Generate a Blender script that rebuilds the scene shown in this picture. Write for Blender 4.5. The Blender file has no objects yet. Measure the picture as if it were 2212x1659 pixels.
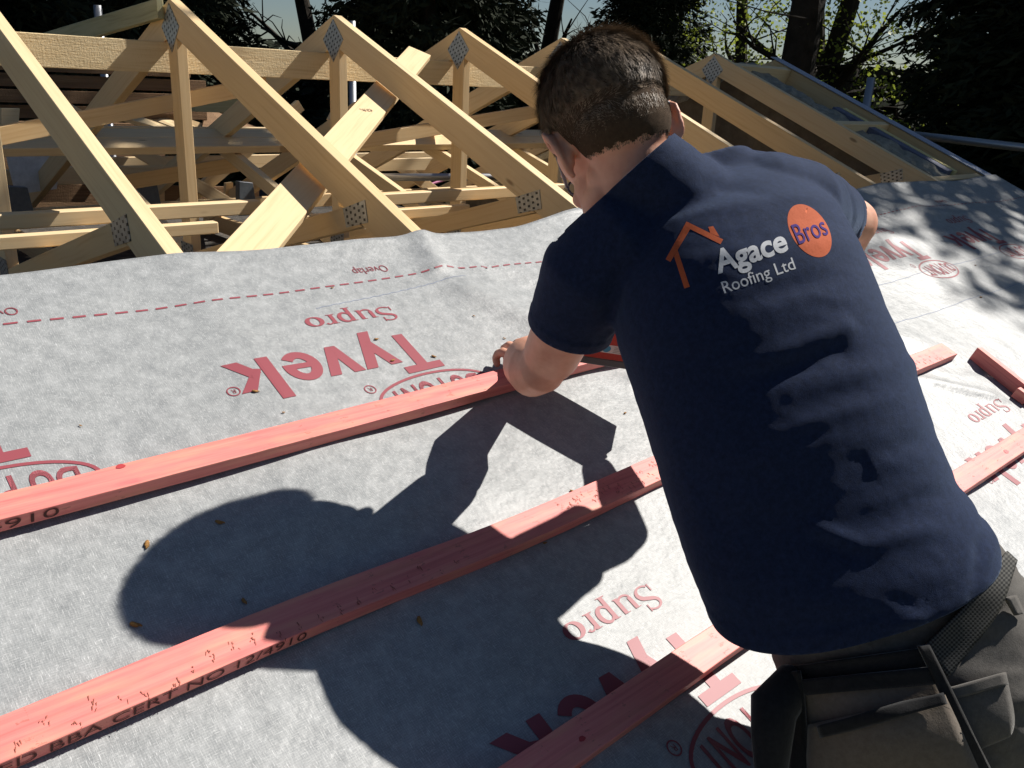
import bpy, bmesh, math, random
import numpy as np
from mathutils import Vector, Matrix, noise
from mathutils.bvhtree import BVHTree
random.seed(7)
C = bpy.context.scene.collection
scene = bpy.context.scene

# ------------------------------------------------------------------ camera
TH = 0.387936                       # roof pitch
CAM = Vector((-1.2350, -3.0439, -0.2039))
R_ = Vector((0.74189, -0.66879, 0.04817)); U_ = Vector((0.18674, 0.27507, 0.94311)); F_ = Vector((0.64399, 0.69069, -0.32896))
cd = bpy.data.cameras.new('camera'); cam = bpy.data.objects.new('camera', cd); C.objects.link(cam)
cam.matrix_world = Matrix(((R_.x, U_.x, -F_.x, CAM.x), (R_.y, U_.y, -F_.y, CAM.y), (R_.z, U_.z, -F_.z, CAM.z), (0, 0, 0, 1)))
cd.sensor_fit = 'HORIZONTAL'; cd.sensor_width = 36.0; cd.lens = 36.0*1869.58/2212.0
cd.clip_start = 0.02; cd.clip_end = 500
scene.camera = cam

# ------------------------------------------------------------------ light
SUN = Vector((0.665, -0.128, 0.735)).normalized()
w = bpy.data.worlds.new('World'); scene.world = w; w.use_nodes = True
nt = w.node_tree; bg = nt.nodes['Background']
sky = nt.nodes.new('ShaderNodeTexSky'); sky.sky_type = 'NISHITA'; sky.sun_disc = False
sky.sun_elevation = math.asin(SUN.z); sky.sun_rotation = math.atan2(SUN.x, SUN.y)
sky.dust_density = .3; sky.ozone_density = 3.0
nt.links.new(sky.outputs[0], bg.inputs[0]); bg.inputs[1].default_value = 0.05*.72
sl = bpy.data.lights.new('sun', 'SUN'); sl.energy = 5.0; sl.angle = math.radians(0.53); sl.color = (1.0, 0.95, 0.88)
so = bpy.data.objects.new('sun', sl); C.objects.link(so)
so.rotation_euler = SUN.to_track_quat('Z', 'Y').to_euler()
scene.view_settings.view_transform = 'Standard'; scene.view_settings.look = 'None'
scene.view_settings.exposure = 0.50; scene.view_settings.gamma = 1.0
scene.cycles.max_bounces = 8; scene.cycles.diffuse_bounces = 4

# ------------------------------------------------------------------ helpers
def link(name, me, mat=None, parent=None):
    o = bpy.data.objects.new(name, me); C.objects.link(o)
    if mat is not None:
        me.materials.clear(); me.materials.append(mat)
    if parent is not None: o.parent = parent
    return o
def tag(o, label=None, cat=None, group=None, kind=None):
    if label: o['label'] = label
    if cat: o['category'] = cat
    if group: o['group'] = group
    if kind: o['kind'] = kind
    return o
def empty(name, loc, label=None, cat=None, group=None):
    o = bpy.data.objects.new(name, None); C.objects.link(o); o.location = loc; o.empty_display_size = .1
    return tag(o, label, cat, group)
def attach(o, root):                      # parent keeping world coordinates of the mesh
    o.parent = root; o.matrix_parent_inverse = Matrix.Translation(root.location).inverted()
    return o
def mesh(name, verts, faces, mat=None, parent=None, smooth=False, uvs=None):
    me = bpy.data.meshes.new(name); me.from_pydata([tuple(v) for v in verts], [], faces)
    if uvs is not None:
        ul = me.uv_layers.new(name='UVMap')
        for p in me.polygons:
            for li, vi in zip(p.loop_indices, p.vertices): ul.data[li].uv = uvs[vi]
    if smooth: me.polygons.foreach_set('use_smooth', [True]*len(me.polygons))
    me.update()
    o = link(name, me, mat)
    if parent is not None: attach(o, parent)
    return o
def bm_obj(name, bm, mat=None, parent=None, smooth=False):
    me = bpy.data.meshes.new(name)
    bmesh.ops.recalc_face_normals(bm, faces=bm.faces)
    bm.to_mesh(me); bm.free()
    if smooth: me.polygons.foreach_set('use_smooth', [True]*len(me.polygons))
    o = link(name, me, mat)
    if parent is not None: attach(o, parent)
    return o
def prism(name, poly, n, thick, mat, parent=None, bevel=0.0015, grain=None, jitter=True):
    """extrude planar polygon (3D points) by thick along n; UV in metres with grain along 'grain'"""
    n = Vector(n).normalized(); pts = [Vector(p) for p in poly]
    bm = bmesh.new()
    a = [bm.verts.new(p) for p in pts]; b = [bm.verts.new(p+n*thick) for p in pts]
    m = len(pts)
    bm.faces.new(a); bm.faces.new(b[::-1])
    for i in range(m): bm.faces.new((a[i], b[i], b[(i+1) % m], a[(i+1) % m]))
    bmesh.ops.recalc_face_normals(bm, faces=bm.faces)
    if bevel: bmesh.ops.bevel(bm, geom=list(bm.edges), offset=bevel, segments=1, profile=.5, affect='EDGES', clamp_overlap=True)
    g = Vector(grain).normalized() if grain is not None else (pts[1]-pts[0]).normalized()
    ul = bm.loops.layers.uv.new('UVMap'); ou, ov = random.uniform(0, 40), random.uniform(0, 40)
    bm.normal_update()
    for f in bm.faces:
        s = f.normal.cross(g)
        if s.length < .3: 
            s = n; t = n.cross(g).normalized()
            for l in f.loops: l[ul].uv = (l.vert.co.dot(t)*.2+ou, l.vert.co.dot(s)+ov)
            continue
        s.normalize(); k = (abs(f.normal.dot(n)) > .5)*.37
        for l in f.loops: l[ul].uv = (l.vert.co.dot(g)+ou, l.vert.co.dot(s)+ov+k)
    return bm_obj(name, bm, mat, parent)
def beam(name, p0, p1, w, t, wdir, mat, parent=None, bevel=.0015):
    """p0->p1 centreline of the face; w = width along wdir; t = thickness, extruded away"""
    p0, p1 = Vector(p0), Vector(p1); ax = (p1-p0).normalized(); wd = Vector(wdir); wd = (wd-ax*wd.dot(ax)).normalized()
    nn = ax.cross(wd)
    return prism(name, [p0-wd*w/2, p1-wd*w/2, p1+wd*w/2, p0+wd*w/2], nn, t, mat, parent, bevel, grain=ax)
def tubes(bm, pts, radii, seg=10, cap=True, wdir=None, flat=1.0):
    """lofted round tube with rounded ends; flat scales the second axis"""
    pts = [Vector(p) for p in pts]; rings = []
    n = len(pts)
    ext = []
    for i in range(n):
        ext.append((pts[i], radii[i]))
    d0 = (pts[1]-pts[0]).normalized(); d1 = (pts[-1]-pts[-2]).normalized()
    if cap:
        head = [(pts[0]-d0*radii[0]*math.sin(a), radii[0]*math.cos(a)) for a in (1.45, 1.1, .75, .4)]
        tail = [(pts[-1]+d1*radii[-1]*math.sin(a), radii[-1]*math.cos(a)) for a in (.4, .75, 1.1, 1.45)]
        ext = head+ext+tail
    prev = None
    for i, (p, r) in enumerate(ext):
        if i == 0: d = d0
        elif i == len(ext)-1: d = d1
        else:
            d = (ext[i+1][0]-ext[i-1][0])
            d = d.normalized() if d.length > 1e-9 else d0
        if prev is None:
            wv = Vector(wdir) if wdir is not None else d.orthogonal()
        else: wv = prev
        wv = (wv-d*wv.dot(d)).normalized(); prev = wv; v2 = d.cross(wv)
        rings.append([bm.verts.new(p+wv*r*math.cos(2*math.pi*k/seg)+v2*r*flat*math.sin(2*math.pi*k/seg)) for k in range(seg)])
    for a, b in zip(rings[:-1], rings[1:]):
        for k in range(seg): bm.faces.new((a[k], a[(k+1) % seg], b[(k+1) % seg], b[k]))
    bm.faces.new(rings[0][::-1]); bm.faces.new(rings[-1])
def ellipsoid(bm, c, ax, seg=20, rings=12):
    c = Vector(c); ax = [Vector(a) for a in ax]
    rs = []
    top = bm.verts.new(c+ax[2]); bot = bm.verts.new(c-ax[2])
    for i in range(1, rings):
        t = math.pi*i/rings
        rs.append([bm.verts.new(c+ax[2]*math.cos(t)+(ax[0]*math.cos(2*math.pi*k/seg)+ax[1]*math.sin(2*math.pi*k/seg))*math.sin(t)) for k in range(seg)])
    for k in range(seg):
        bm.faces.new((top, rs[0][k], rs[0][(k+1) % seg])); bm.faces.new((bot, rs[-1][(k+1) % seg], rs[-1][k]))
    for a, b in zip(rs[:-1], rs[1:]):
        for k in range(seg): bm.faces.new((a[k], b[k], b[(k+1) % seg], a[(k+1) % seg]))
def remeshed(bm, voxel, smooth_it, name='tmp', fac=.5):
    me = bpy.data.meshes.new(name); bmesh.ops.recalc_face_normals(bm, faces=bm.faces); bm.to_mesh(me); bm.free()
    o = bpy.data.objects.new(name, me); C.objects.link(o)
    m = o.modifiers.new('r', 'REMESH'); m.mode = 'VOXEL'; m.voxel_size = voxel; m.adaptivity = 0
    if smooth_it:
        s = o.modifiers.new('s', 'SMOOTH'); s.factor = fac; s.iterations = smooth_it
    dg = bpy.context.evaluated_depsgraph_get(); dg.update()
    out = bpy.data.meshes.new_from_object(o.evaluated_get(dg)); bpy.data.objects.remove(o); bpy.data.meshes.remove(me)
    out.polygons.foreach_set('use_smooth', [True]*len(out.polygons))
    return out

# ------------------------------------------------------------------ materials
def mat(name, base=(.5, .5, .5), rough=.6, spec=.4, metal=0):
    m = bpy.data.materials.new(name); m.use_nodes = True
    b = m.node_tree.nodes['Principled BSDF']
    b.inputs['Base Color'].default_value = (*base, 1); b.inputs['Roughness'].default_value = rough
    b.inputs['Specular IOR Level'].default_value = spec; b.inputs['Metallic'].default_value = metal
    return m
class N:
    def __init__(s, m): s.t = m.node_tree; s.b = s.t.nodes['Principled BSDF']
    def n(s, typ, **kw):
        x = s.t.nodes.new('ShaderNode'+typ)
        for k, v in kw.items():
            if k.startswith('_'): setattr(x, k[1:], v)
            else: x.inputs[k.replace('__', ' ')].default_value = v
        return x
    def l(s, a, b): s.t.links.new(a, b)
    def coord(s, kind='UV', scale=(1, 1, 1), rot=(0, 0, 0)):
        t = s.n('TexCoord'); m = s.n('Mapping'); m.inputs['Scale'].default_value = scale; m.inputs['Rotation'].default_value = rot
        s.l(t.outputs[kind], m.inputs[0]); return m.outputs[0]
    def noise(s, co, scale, detail=4, rough=.55, dist=0):
        x = s.n('TexNoise', Scale=scale, Detail=detail, Roughness=rough, Distortion=dist); s.l(co, x.inputs['Vector']); return x.outputs['Fac']
    def ramp(s, fac, stops):
        r = s.n('ValToRGB'); s.l(fac, r.inputs[0]); e = r.color_ramp.elements
        e[0].position, e[0].color = stops[0][0], (*stops[0][1], 1); e[1].position, e[1].color = stops[-1][0], (*stops[-1][1], 1)
        for p, c in stops[1:-1]:
            q = e.new(p); q.color = (*c, 1)
        return r.outputs[0]
    def mix(s, f, a, b, mode='MIX'):
        x = s.n('Mix', _data_type='RGBA', _blend_type=mode)
        for k, v in ((0, f), (6, a), (7, b)):
            if isinstance(v, (int, float)): x.inputs[k].default_value = v
            elif isinstance(v, tuple): x.inputs[k].default_value = (*v, 1) if len(v) == 3 else v
            else: s.l(v, x.inputs[k])
        return x.outputs[2]
    def math(s, op, a, b=0.0, c=None):
        x = s.n('Math', _operation=op)
        for k, v in ((0, a), (1, b)) + (((2, c),) if c is not None else ()):
            if isinstance(v, (int, float)): x.inputs[k].default_value = v
            else: s.l(v, x.inputs[k])
        return x.outputs[0]
    def bump(s, h, strength, dist, prev=None):
        x = s.n('Bump', Strength=strength, Distance=dist); s.l(h, x.inputs['Height'])
        if prev is not None: s.l(prev, x.inputs['Normal'])
        return x.outputs[0]

def wood(name, light, mid, dark, rough_sawn=False, knots=True, rough=.55, stain=None):
    m = mat(name, mid, rough, .3); a = N(m)
    co = a.coord('UV', (1, 1, 1))
    warp = a.noise(a.coord('UV', (1.2, 5, 1)), 2.0, 2)
    add = a.n('VectorMath', _operation='ADD'); a.l(co, add.inputs[0])
    wv = a.n('CombineXYZ'); a.l(a.math('MULTIPLY', warp, .03), wv.inputs[1]); a.l(wv.outputs[0], add.inputs[1])
    st = a.n('Mapping'); st.inputs['Scale'].default_value = (1.3, 38, 1); a.l(add.outputs[0], st.inputs[0])
    g = a.noise(st.outputs[0], 2.2, 6, .62)
    col = a.ramp(g, [(.30, dark), (.47, mid), (.72, light)])
    big = a.noise(a.coord('UV', (2.2, 7, 1)), 1.5, 3)
    col = a.mix(a.math('MULTIPLY', big, .5), col, tuple(x*.82 for x in mid))
    if knots:
        v = a.n('TexVoronoi', Scale=1.0, _feature='F1'); a.l(a.coord('UV', (4.2, 13, 1)), v.inputs['Vector']); v.inputs['Randomness'].default_value = 1
        kk = a.n('MapRange', _interpolation_type='SMOOTHSTEP'); a.l(v.outputs['Distance'], kk.inputs[0])
        kk.inputs[1].default_value = .05; kk.inputs[2].default_value = .13; kk.inputs[3].default_value = 1; kk.inputs[4].default_value = 0
        sp = a.n('SeparateColor'); a.l(v.outputs['Color'], sp.inputs[0])
        on = a.math('GREATER_THAN', sp.outputs[0], .82)
        col = a.mix(a.math('MULTIPLY', kk.outputs[0], a.math('MULTIPLY', on, .75)), col, tuple(x*.28 for x in (dark[0]*1.1, dark[1]*.8, dark[2]*.7)))
    if stain is not None:
        s2 = a.noise(a.coord('UV', (4, 16, 1)), 1.7, 4)
        col = a.mix(a.ramp(s2, [(.48, (0, 0, 0)), (.68, (1, 1, 1))]), col, stain)
    a.l(col, a.b.inputs['Base Color'])
    if rough_sawn:
        h = a.noise(a.coord('UV', (150, 40, 1)), 1.0, 4, .7); h2 = a.noise(a.coord('UV', (30, 190, 1)), 1.0, 4, .7)
        nn = a.bump(a.math('ADD', h, h2), 1.0, .0032)
    else:
        nn = a.bump(g, .35, .0008)
    a.l(nn, a.b.inputs['Normal'])
    return m
PINE = wood('pine_wood', (.82, .61, .345), (.775, .555, .30), (.67, .45, .22))
PINE2 = wood('pine_wood_pale', (.85, .67, .41), (.81, .615, .36), (.71, .50, .27))
SAWN = wood('rough_sawn_wood', (.88, .72, .46), (.80, .63, .37), (.66, .48, .26), rough_sawn=True, knots=False, rough=.8)
GREENW = wood('treated_wood', (.50, .47, .30), (.40, .38, .22), (.26, .24, .13), rough=.7)
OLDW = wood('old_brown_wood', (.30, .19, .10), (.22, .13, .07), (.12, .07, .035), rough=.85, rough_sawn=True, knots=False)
def red_wood():
    m = mat('red_dyed_batten', (.75, .25, .2), .5, .35); a = N(m)
    g = a.noise(a.coord('UV', (1.5, 60, 1)), 2.0, 6, .65)
    col = a.ramp(g, [(.3, (.62, .165, .150)), (.5, (.76, .225, .200)), (.72, (.82, .30, .245))])
    s2 = a.noise(a.coord('UV', (5, 26, 1)), 1.6, 4)
    col = a.mix(a.math('MULTIPLY', a.ramp(s2, [(.47, (0, 0, 0)), (.70, (1, 1, 1))]), .5), col, (.82, .38, .24))
    s3 = a.noise(a.coord('UV', (11, 40, 1)), 1.0, 4)
    col = a.mix(a.math('MULTIPLY', a.ramp(s3, [(.60, (0, 0, 0)), (.75, (1, 1, 1))]), .6), col, (.66, .13, .15))
    # dents left by packing bands
    v = a.noise(a.coord('UV', (46, 160, 1)), 1.0, 3, .8)
    w1 = a.n('TexWave', _wave_type='BANDS', _bands_direction='X', Scale=4.3, Distortion=1.5, Detail=2.0); a.l(a.coord('UV', (1, 1, 1)), w1.inputs['Vector']); w1.inputs['Detail Scale'].default_value = 6
    d = a.math('MULTIPLY', a.math('GREATER_THAN', w1.outputs['Fac'], .93), a.math('GREATER_THAN', v, .60))
    m3 = a.noise(a.coord('UV', (1.4, 1, 1)), 1.1, 2)
    d = a.math('MULTIPLY', d, a.math('GREATER_THAN', m3, .46))
    col = a.mix(a.math('MULTIPLY', d, .45), col, (.30, .11, .08))
    a.l(col, a.b.inputs['Base Color'])
    nn = a.bump(g, .4, .0008); nn = a.bump(d, .6, .001, nn); a.l(nn, a.b.inputs['Normal'])
    return m
REDW = red_wood()
def membrane_mat(ink=None):
    m = mat('roof_membrane' if ink is None else 'printed_ink', (.4, .4, .4), .42, .45 if ink is None else .28); a = N(m)
    big = a.noise(a.coord('UV', (1, 1, 1)), 34, 5, .65)
    mid_ = a.noise(a.coord('UV', (1, 1, 1)), 9, 4, .6)
    f1 = a.noise(a.coord('UV', (1, .09, 1), (0, 0, .62)), 980, 2, .6)
    f2 = a.noise(a.coord('UV', (.09, 1, 1), (0, 0, .35)), 980, 2, .6)
    f3 = a.noise(a.coord('UV', (1, .12, 1), (0, 0, -.9)), 760, 2, .6)
    wv = a.n('TexChecker', Scale=430.0); a.l(a.coord('UV', (1, 1, 1), (0, 0, .785)), wv.inputs['Vector'])
    fib = a.math('MAXIMUM', a.math('MAXIMUM', f1, f2), f3)
    fmask = a.ramp(fib, [(.60, (0, 0, 0)), (.74, (1, 1, 1))])
    if ink is None:
        col = a.ramp(big, [(.30, (.205, .215, .222)), (.5, (.298, .308, .312)), (.70, (.42, .43, .435))])
        col = a.mix(a.math('MULTIPLY', mid_, .45), col, (.26, .272, .27))
        col = a.mix(.25, col, a.mix(a.math('MULTIPLY', wv.outputs['Fac'], 1.0), (.20, .21, .215), (.37, .385, .385)))
        col = a.mix(a.math('MULTIPLY', fmask, .75), col, (.66, .67, .67))
    else:
        col = a.ramp(big, [(.28, tuple(x*.8 for x in ink)), (.72, tuple(min(1, x*1.15) for x in ink))])
        col = a.mix(a.math('MULTIPLY', fmask, .16), col, (.72, .60, .60))
    a.l(col, a.b.inputs['Base Color'])
    rr = a.n('MapRange'); a.l(big, rr.inputs[0]); rr.inputs[3].default_value = .38; rr.inputs[4].default_value = .56
    a.l(rr.outputs[0], a.b.inputs['Roughness'])
    nn = a.bump(fib, .4, .0010); nn = a.bump(big, .35, .0016, nn); nn = a.bump(mid_, .5, .012, nn)
    a.l(nn, a.b.inputs['Normal'])
    return m
MEMB = membrane_mat(); INK = membrane_mat((.30, .072, .088))
def plate_mat():
    m = mat('galvanised_plate', (.42, .43, .44), .42, .5, .75); a = N(m)
    co = a.coord('UV', (1, 1, 1))
    br = a.n('TexBrick', Scale=1.0, _offset=.5); a.l(a.coord('UV', (1, 1, 1)), br.inputs['Vector'])
    br.inputs['Brick Width'].default_value = .017; br.inputs['Row Height'].default_value = .020; br.inputs['Mortar Size'].default_value = .0055
    br.inputs['Color1'].default_value = (0, 0, 0, 1); br.inputs['Color2'].default_value = (0, 0, 0, 1); br.inputs['Mortar'].default_value = (1, 1, 1, 1)
    z = a.noise(co, 60, 3)
    col = a.ramp(z, [(.3, (.34, .35, .36)), (.7, (.52, .53, .54))])
    col = a.mix(br.outputs['Color'], (.07, .07, .07), col)
    a.l(col, a.b.inputs['Base Color']); a.l(a.bump(br.outputs['Color'], .8, .002), a.b.inputs['Normal'])
    return m
PLATE = plate_mat()
STEEL = mat('scaffold_steel', (.42, .43, .45), .38, .5, .8)
def noisy(name, c1, c2, scale=20, rough=.9, bumpd=.01, spec=.2, kind='Object'):
    m = mat(name, c1, rough, spec); a = N(m); g = a.noise(a.coord(kind), scale, 6, .65)
    a.l(a.ramp(g, [(.3, c1), (.7, c2)]), a.b.inputs['Base Color']); a.l(a.bump(g, .6, bumpd), a.b.inputs['Normal']); return m
MORTAR = noisy('mortar', (.20, .185, .15), (.36, .34, .28), 30, .95, .02)
BLOCK = noisy('blockwork', (.10, .085, .07), (.16, .14, .115), 14, .95, .01)
GROUND = noisy('earth', (.05, .045, .03), (.09, .085, .05), 2, 1, .05)
QUILT = noisy('loft_floor', (.05, .045, .04), (.11, .10, .09), 18, 1, .03)

# ------------------------------------------------------------------ frames of the roof
TAN = math.tan(TH); COS = math.cos(TH); SIN = math.sin(TH)
NRM = Vector((0, -SIN, COS)); DWN = Vector((0, -COS, -SIN))
def RF(x, s, h=0.0): return Vector((x, 0, 0))+DWN*s+NRM*h
EAVE = 2.97

# ------------------------------------------------------------------ ground, loft floor
mesh('ground', [(-150, -150, -4.2), (250, -150, -4.2), (250, 250, -4.2), (-150, 250, -4.2)], [(0, 1, 2, 3)], GROUND)['kind'] = 'structure'

# ------------------------------------------------------------------ roof trusses
def yz(x, pts): return [(x, y, z) for y, z in pts]
PW = 2.72
def tl(y): return -TAN*abs(y)
truss_labels = {
 -1: 'pine roof truss nearest the left edge of the photo, its apex out of frame',
 0: 'pine roof truss with the tallest apex in view, a greenish board leaning from it',
 1: 'pine roof truss just left of centre, crossed high up by the diagonal plank',
 2: 'pine roof truss just left of the roofer, its diamond plate fully sunlit',
 3: 'pine roof truss whose apex shows just left of the top of the hair',
 4: 'pine roof truss emerging right behind the head, dark stamp on its side',
 5: 'pine roof truss farthest right with a diamond plate, beside the gable wall top'}
def make_truss(k, x):
    t = empty('roof_truss', (x, 0, -1.2), truss_labels[k], 'roof truss', 'roof trusses standing in a row')
    T = .035; m = PINE if k % 2 == 0 else PINE2; X = (1, 0, 0)
    prism('rafter', yz(x, [(0, 0), (-PW, tl(PW)), (-PW, tl(PW)-.105), (0, -.105)]), X, T, m, t, grain=(0, -COS, -SIN))
    prism('rafter', yz(x, [(0, 0), (PW, tl(PW)), (PW, tl(PW)-.105), (0, -.105)]), X, T, m, t, grain=(0, COS, -SIN))
    prism('king_post', yz(x, [(-.036, -.121), (0, -.106), (.036, -.121), (.036, -1.128), (-.036, -1.128)]), X, T, m, t, grain=(0, 0, 1))
    for s in (-1, 1):
        prism('strut', yz(x, [(s*1.05, -.536), (s*1.14, -.573), (s*.038, -.888), (s*.038, -.828)]), X, T, PINE if s < 0 else PINE2, t, grain=(0, s*1.0, .29))
    prism('tie_beam', yz(x, [(-2.5, -1.13), (2.5, -1.13), (2.745, -1.232), (-2.745, -1.232)]), X, T, m, t, grain=(0, 1, 0))
    def plate(poly):
        ys = [p[0] for p in poly]; 
        g = Vector((0, poly[1][0]-poly[0][0], poly[1][1]-poly[0][1]))
        prism('nail_plate', yz(x-.0022, poly), X, .0018, PLATE, t, bevel=0, grain=g)
    plate([(.0, -.014), (-.069, -.086), (.003, -.165), (.074, -.086)])
    plate([(-1.154, -.503), (-1.168, -.558), (-1.066, -.586), (-1.050, -.538)])
    plate([(1.154, -.503), (1.168, -.558), (1.066, -.586), (1.050, -.538)])
    plate([(-.05, -.80), (-.05, -.90), (.05, -.90), (.05, -.80)])
    return t
for k in range(-1, 6):
    make_truss(k, .6*k-(.013 if k == 0 else 0))

# gable ladder: outermost rafter with rungs
gl = empty('gable_ladder', (3.6, 0, -1.2), 'outer gable ladder rafter capped with a blue-grey strip at the roof verge', 'gable ladder')
prism('verge_rafter', yz(3.6, [(0.0, -.004), (-PW, tl(PW)-.004), (-PW, tl(PW)-.105), (0, -.105)]), (1, 0, 0), .038, PINE, gl, grain=DWN)
prism('verge_rafter', yz(3.6, [(0.0, -.004), (PW, tl(PW)-.004), (PW, tl(PW)-.105), (0, -.105)]), (1, 0, 0), .038, PINE, gl, grain=(0, COS, -SIN))
VERGE = noisy('verge_strip_grey', (.34, .37, .46), (.44, .47, .56), 30, .6, .002)
prism('verge_strip', [RF(3.585, -.02, .002), RF(3.585, 2.95, .002), RF(3.585, 2.95, .006), RF(3.585, -.02, .006)], (1, 0, 0), .085, VERGE, gl, bevel=0)
prism('verge_strip', [(3.67, .02, -.10), (3.67, -2.7, -1.21), (3.67, -2.7, -1.10), (3.67, .02, .012)], (1, 0, 0), .012, VERGE, gl, bevel=0)
for s in (.12, .82, 1.40, 2.0, 2.6):
    prism('rung', [RF(3.037, s-.017, -.006), RF(3.037, s+.021, -.006), RF(3.037, s+.021, -.095), RF(3.037, s-.017, -.095)], (1, 0, 0), .56, PINE2 if s < 1 else PINE, gl, grain=(1, 0, 0))

# gable wall with ragged mortar top
def gable_wall():
    bm = bmesh.new(); n = 150; rows = []
    xs = [3.16, 3.165, 3.2, 3.26, 3.32, 3.38, 3.40, 3.405]
    for i in range(n+1):
        y = -2.6+5.2*i/n; row = []
        for j, xx in enumerate(xs):
            top = tl(y)-.075
            e = noise.noise(Vector((y*6, xx*9, 2)))*.03+noise.noise(Vector((y*19, xx*24, 7)))*.022
            hump = (.035 if 1 < j < 6 else 0.0)
            z = top+e+hump-(.05 if j in (1, 6) else 0)
            if j in (0, 7): z = -4.2
            row.append(bm.verts.new((xx+(noise.noise(Vector((y*8, 3, j)))*.012 if 0 < j < 7 else 0), y, z)))
        rows.append(row)
    for a, b in zip(rows[:-1], rows[1:]):
        for j in range(len(xs)-1): bm.faces.new((a[j], a[j+1], b[j+1], b[j]))
    o = bm_obj('gable_wall', bm, MORTAR, smooth=False)
    o.data.materials.append(BLOCK)
    for p in o.data.polygons:
        if abs(p.normal.x) > .8 and p.area > .005: p.material_index = 1
    return tag(o, 'dark gable wall under the right end rafters, its sloping top roughly pointed with mortar', 'wall')
gable_wall()
INS = noisy('yellow_insulation', (.62, .50, .20), (.72, .62, .32), 60, .9, .004)
SLATE = noisy('damp_proof_strip', (.10, .11, .16), (.17, .18, .25), 60, .6, .004)
ib = empty('insulation_board', RF(3.42, 1.1, 0), 'yellow foam insulation strip with grey facing laid on the gable wall top', 'insulation')
prism('foam_core', [RF(3.44, .62, -.05), RF(3.44, 1.33, -.052), RF(3.44, 1.33, -.018), RF(3.44, .62, -.016)], (1, 0, 0), .035, INS, ib)
prism('facing_strip', [RF(3.37, .60, -.052), RF(3.37, 1.32, -.054), RF(3.37, 1.32, -.02), RF(3.37, .60, -.02)], (1, 0, 0), .068, SLATE, ib)
# closing board beneath the gable interior
fl = mesh('loft_floor', [(-4, -2.5, -1.26), (3.15, -2.5, -1.26), (3.15, 5, -1.26), (-4, 5, -1.26)], [(0, 1, 2, 3)], QUILT); fl['kind'] = 'structure'

# ------------------------------------------------------------------ longitudinal timbers
def top_beam():
    o = prism('ridge_binder', [(-2.2, .06, -.132), (2.97, .06, -.132), (2.97, .06, -.231), (-2.2, .06, -.231)], (0, 1, 0), .047, SAWN, None, .002, grain=(1, 0, 0))
    return tag(o, 'long rough-sawn beam running horizontally just below the truss apexes', 'beam')
top_beam()
def single(name, label, cat, *a, **k):
    g = k.pop('group', None); f = k.pop('f', beam)
    o = f(name, *a, **k); return tag(o, label, cat, g)
# flat boards on the far struts
for (x0, x1, ya, yb, lab) in ((-2.2, .93, .87, .975, 'long flat board on the far struts left of centre, half in shade'),
                              (-2.2, .93, .98, 1.09, 'second flat board lying directly behind the first on the far struts'),
                              (.82, 2.95, .87, .975, 'brightly sunlit flat board on the far struts behind the roofer\'s head'),
                              (1.65, 2.95, .98, 1.09, 'sunlit flat board tucked behind another, beside the roofer\'s cheek')):
    def P(x, y): return (x, y, -.79+.286*y-.003)
    up = Vector((0, -.286, 1)).normalized()
    o = prism('flat_binder', [P(x0, ya), P(x1, ya), P(x1, yb), P(x0, yb)], -up, .034, PINE2, None, .002, grain=(1, 0, 0))
    tag(o, lab, 'board')
# battens on the near struts
for (x0, x1, Y, z, lab) in ((-2.2, -.14, -.84, -.574, 'square lath on the near struts at left, the upper of a pair'),
                            (-2.2, -.10, -.47, -.688, 'square lath on the near struts at left, the lower of a pair'),
                            (.12, .93, -.84, -.574, 'square lath on the near struts between the middle trusses, upper of its pair'),
                            (.06, .90, -.47, -.688, 'square lath on the near struts between the middle trusses, lower of its pair'),
                            (.95, 2.0, -.84, -.574, 'square lath on the near struts just beside the roofer\'s chin')):
    o = prism('strut_lath', [(x0, Y, z), (x1, Y, z), (x1, Y, z+.036), (x0, Y, z+.036)], (0, 1, 0), .036, PINE2 if x0 < 0 else PINE, None, .003, grain=(1, 0, .0))
    tag(o, lab, 'lath')
# diagonal bracing plank under the near rafters
o = prism('bracing_plank', [RF(1.007, -.05, -.110), RF(1.062, .035, -.110), RF(-.350, 1.393, -.110), RF(-.510, 1.393, -.110)], NRM*-1, .022, PINE2, None, .002, grain=RF(-.51, 1.393)-RF(1.007, -.05))
tag(o, 'wide pale plank running diagonally under the middle rafters, its end poking above the ridge', 'plank')
# long wind braces
for (a, b, lab) in (((-0.5324, 0.1200, -0.4382), (0.2518, 0.1200, -0.2794), 'long slender brace sloping up from the left edge towards the tallest truss'),
                    ((0.8158, 0.1200, -0.4588), (2.1069, 0.1200, -0.2848), 'long slender brace sloping up behind the middle king post')):
    a = Vector(a); b = Vector(b); d = (b-a).normalized()
    o = beam('wind_brace', a-d*.25, b+d*.12, .055, .03, (0, 0, 1), PINE, None)
    tag(o, lab, 'brace')
for (a, b, lab) in (((0.1812, 1.1500, -0.7203), (0.7490, 1.1500, -0.6497), 'thin brace low down behind the tallest king post'),):
    o = beam('wind_brace', a, b, .07, .03, (0, 0, 1), PINE, None); tag(o, lab, 'brace')
# treated board leaning away from the tallest apex
o = prism('treated_board', [(-.040, .040, -.002), (-.040, 1.45, -.108), (-.040, 1.45, -.185), (-.040, .040, -.062)], (1, 0, 0), .024, GREENW, None, .002, grain=(0, 1, -.08))
tag(o, 'greenish treated board running back from the tallest truss apex', 'board')
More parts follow.
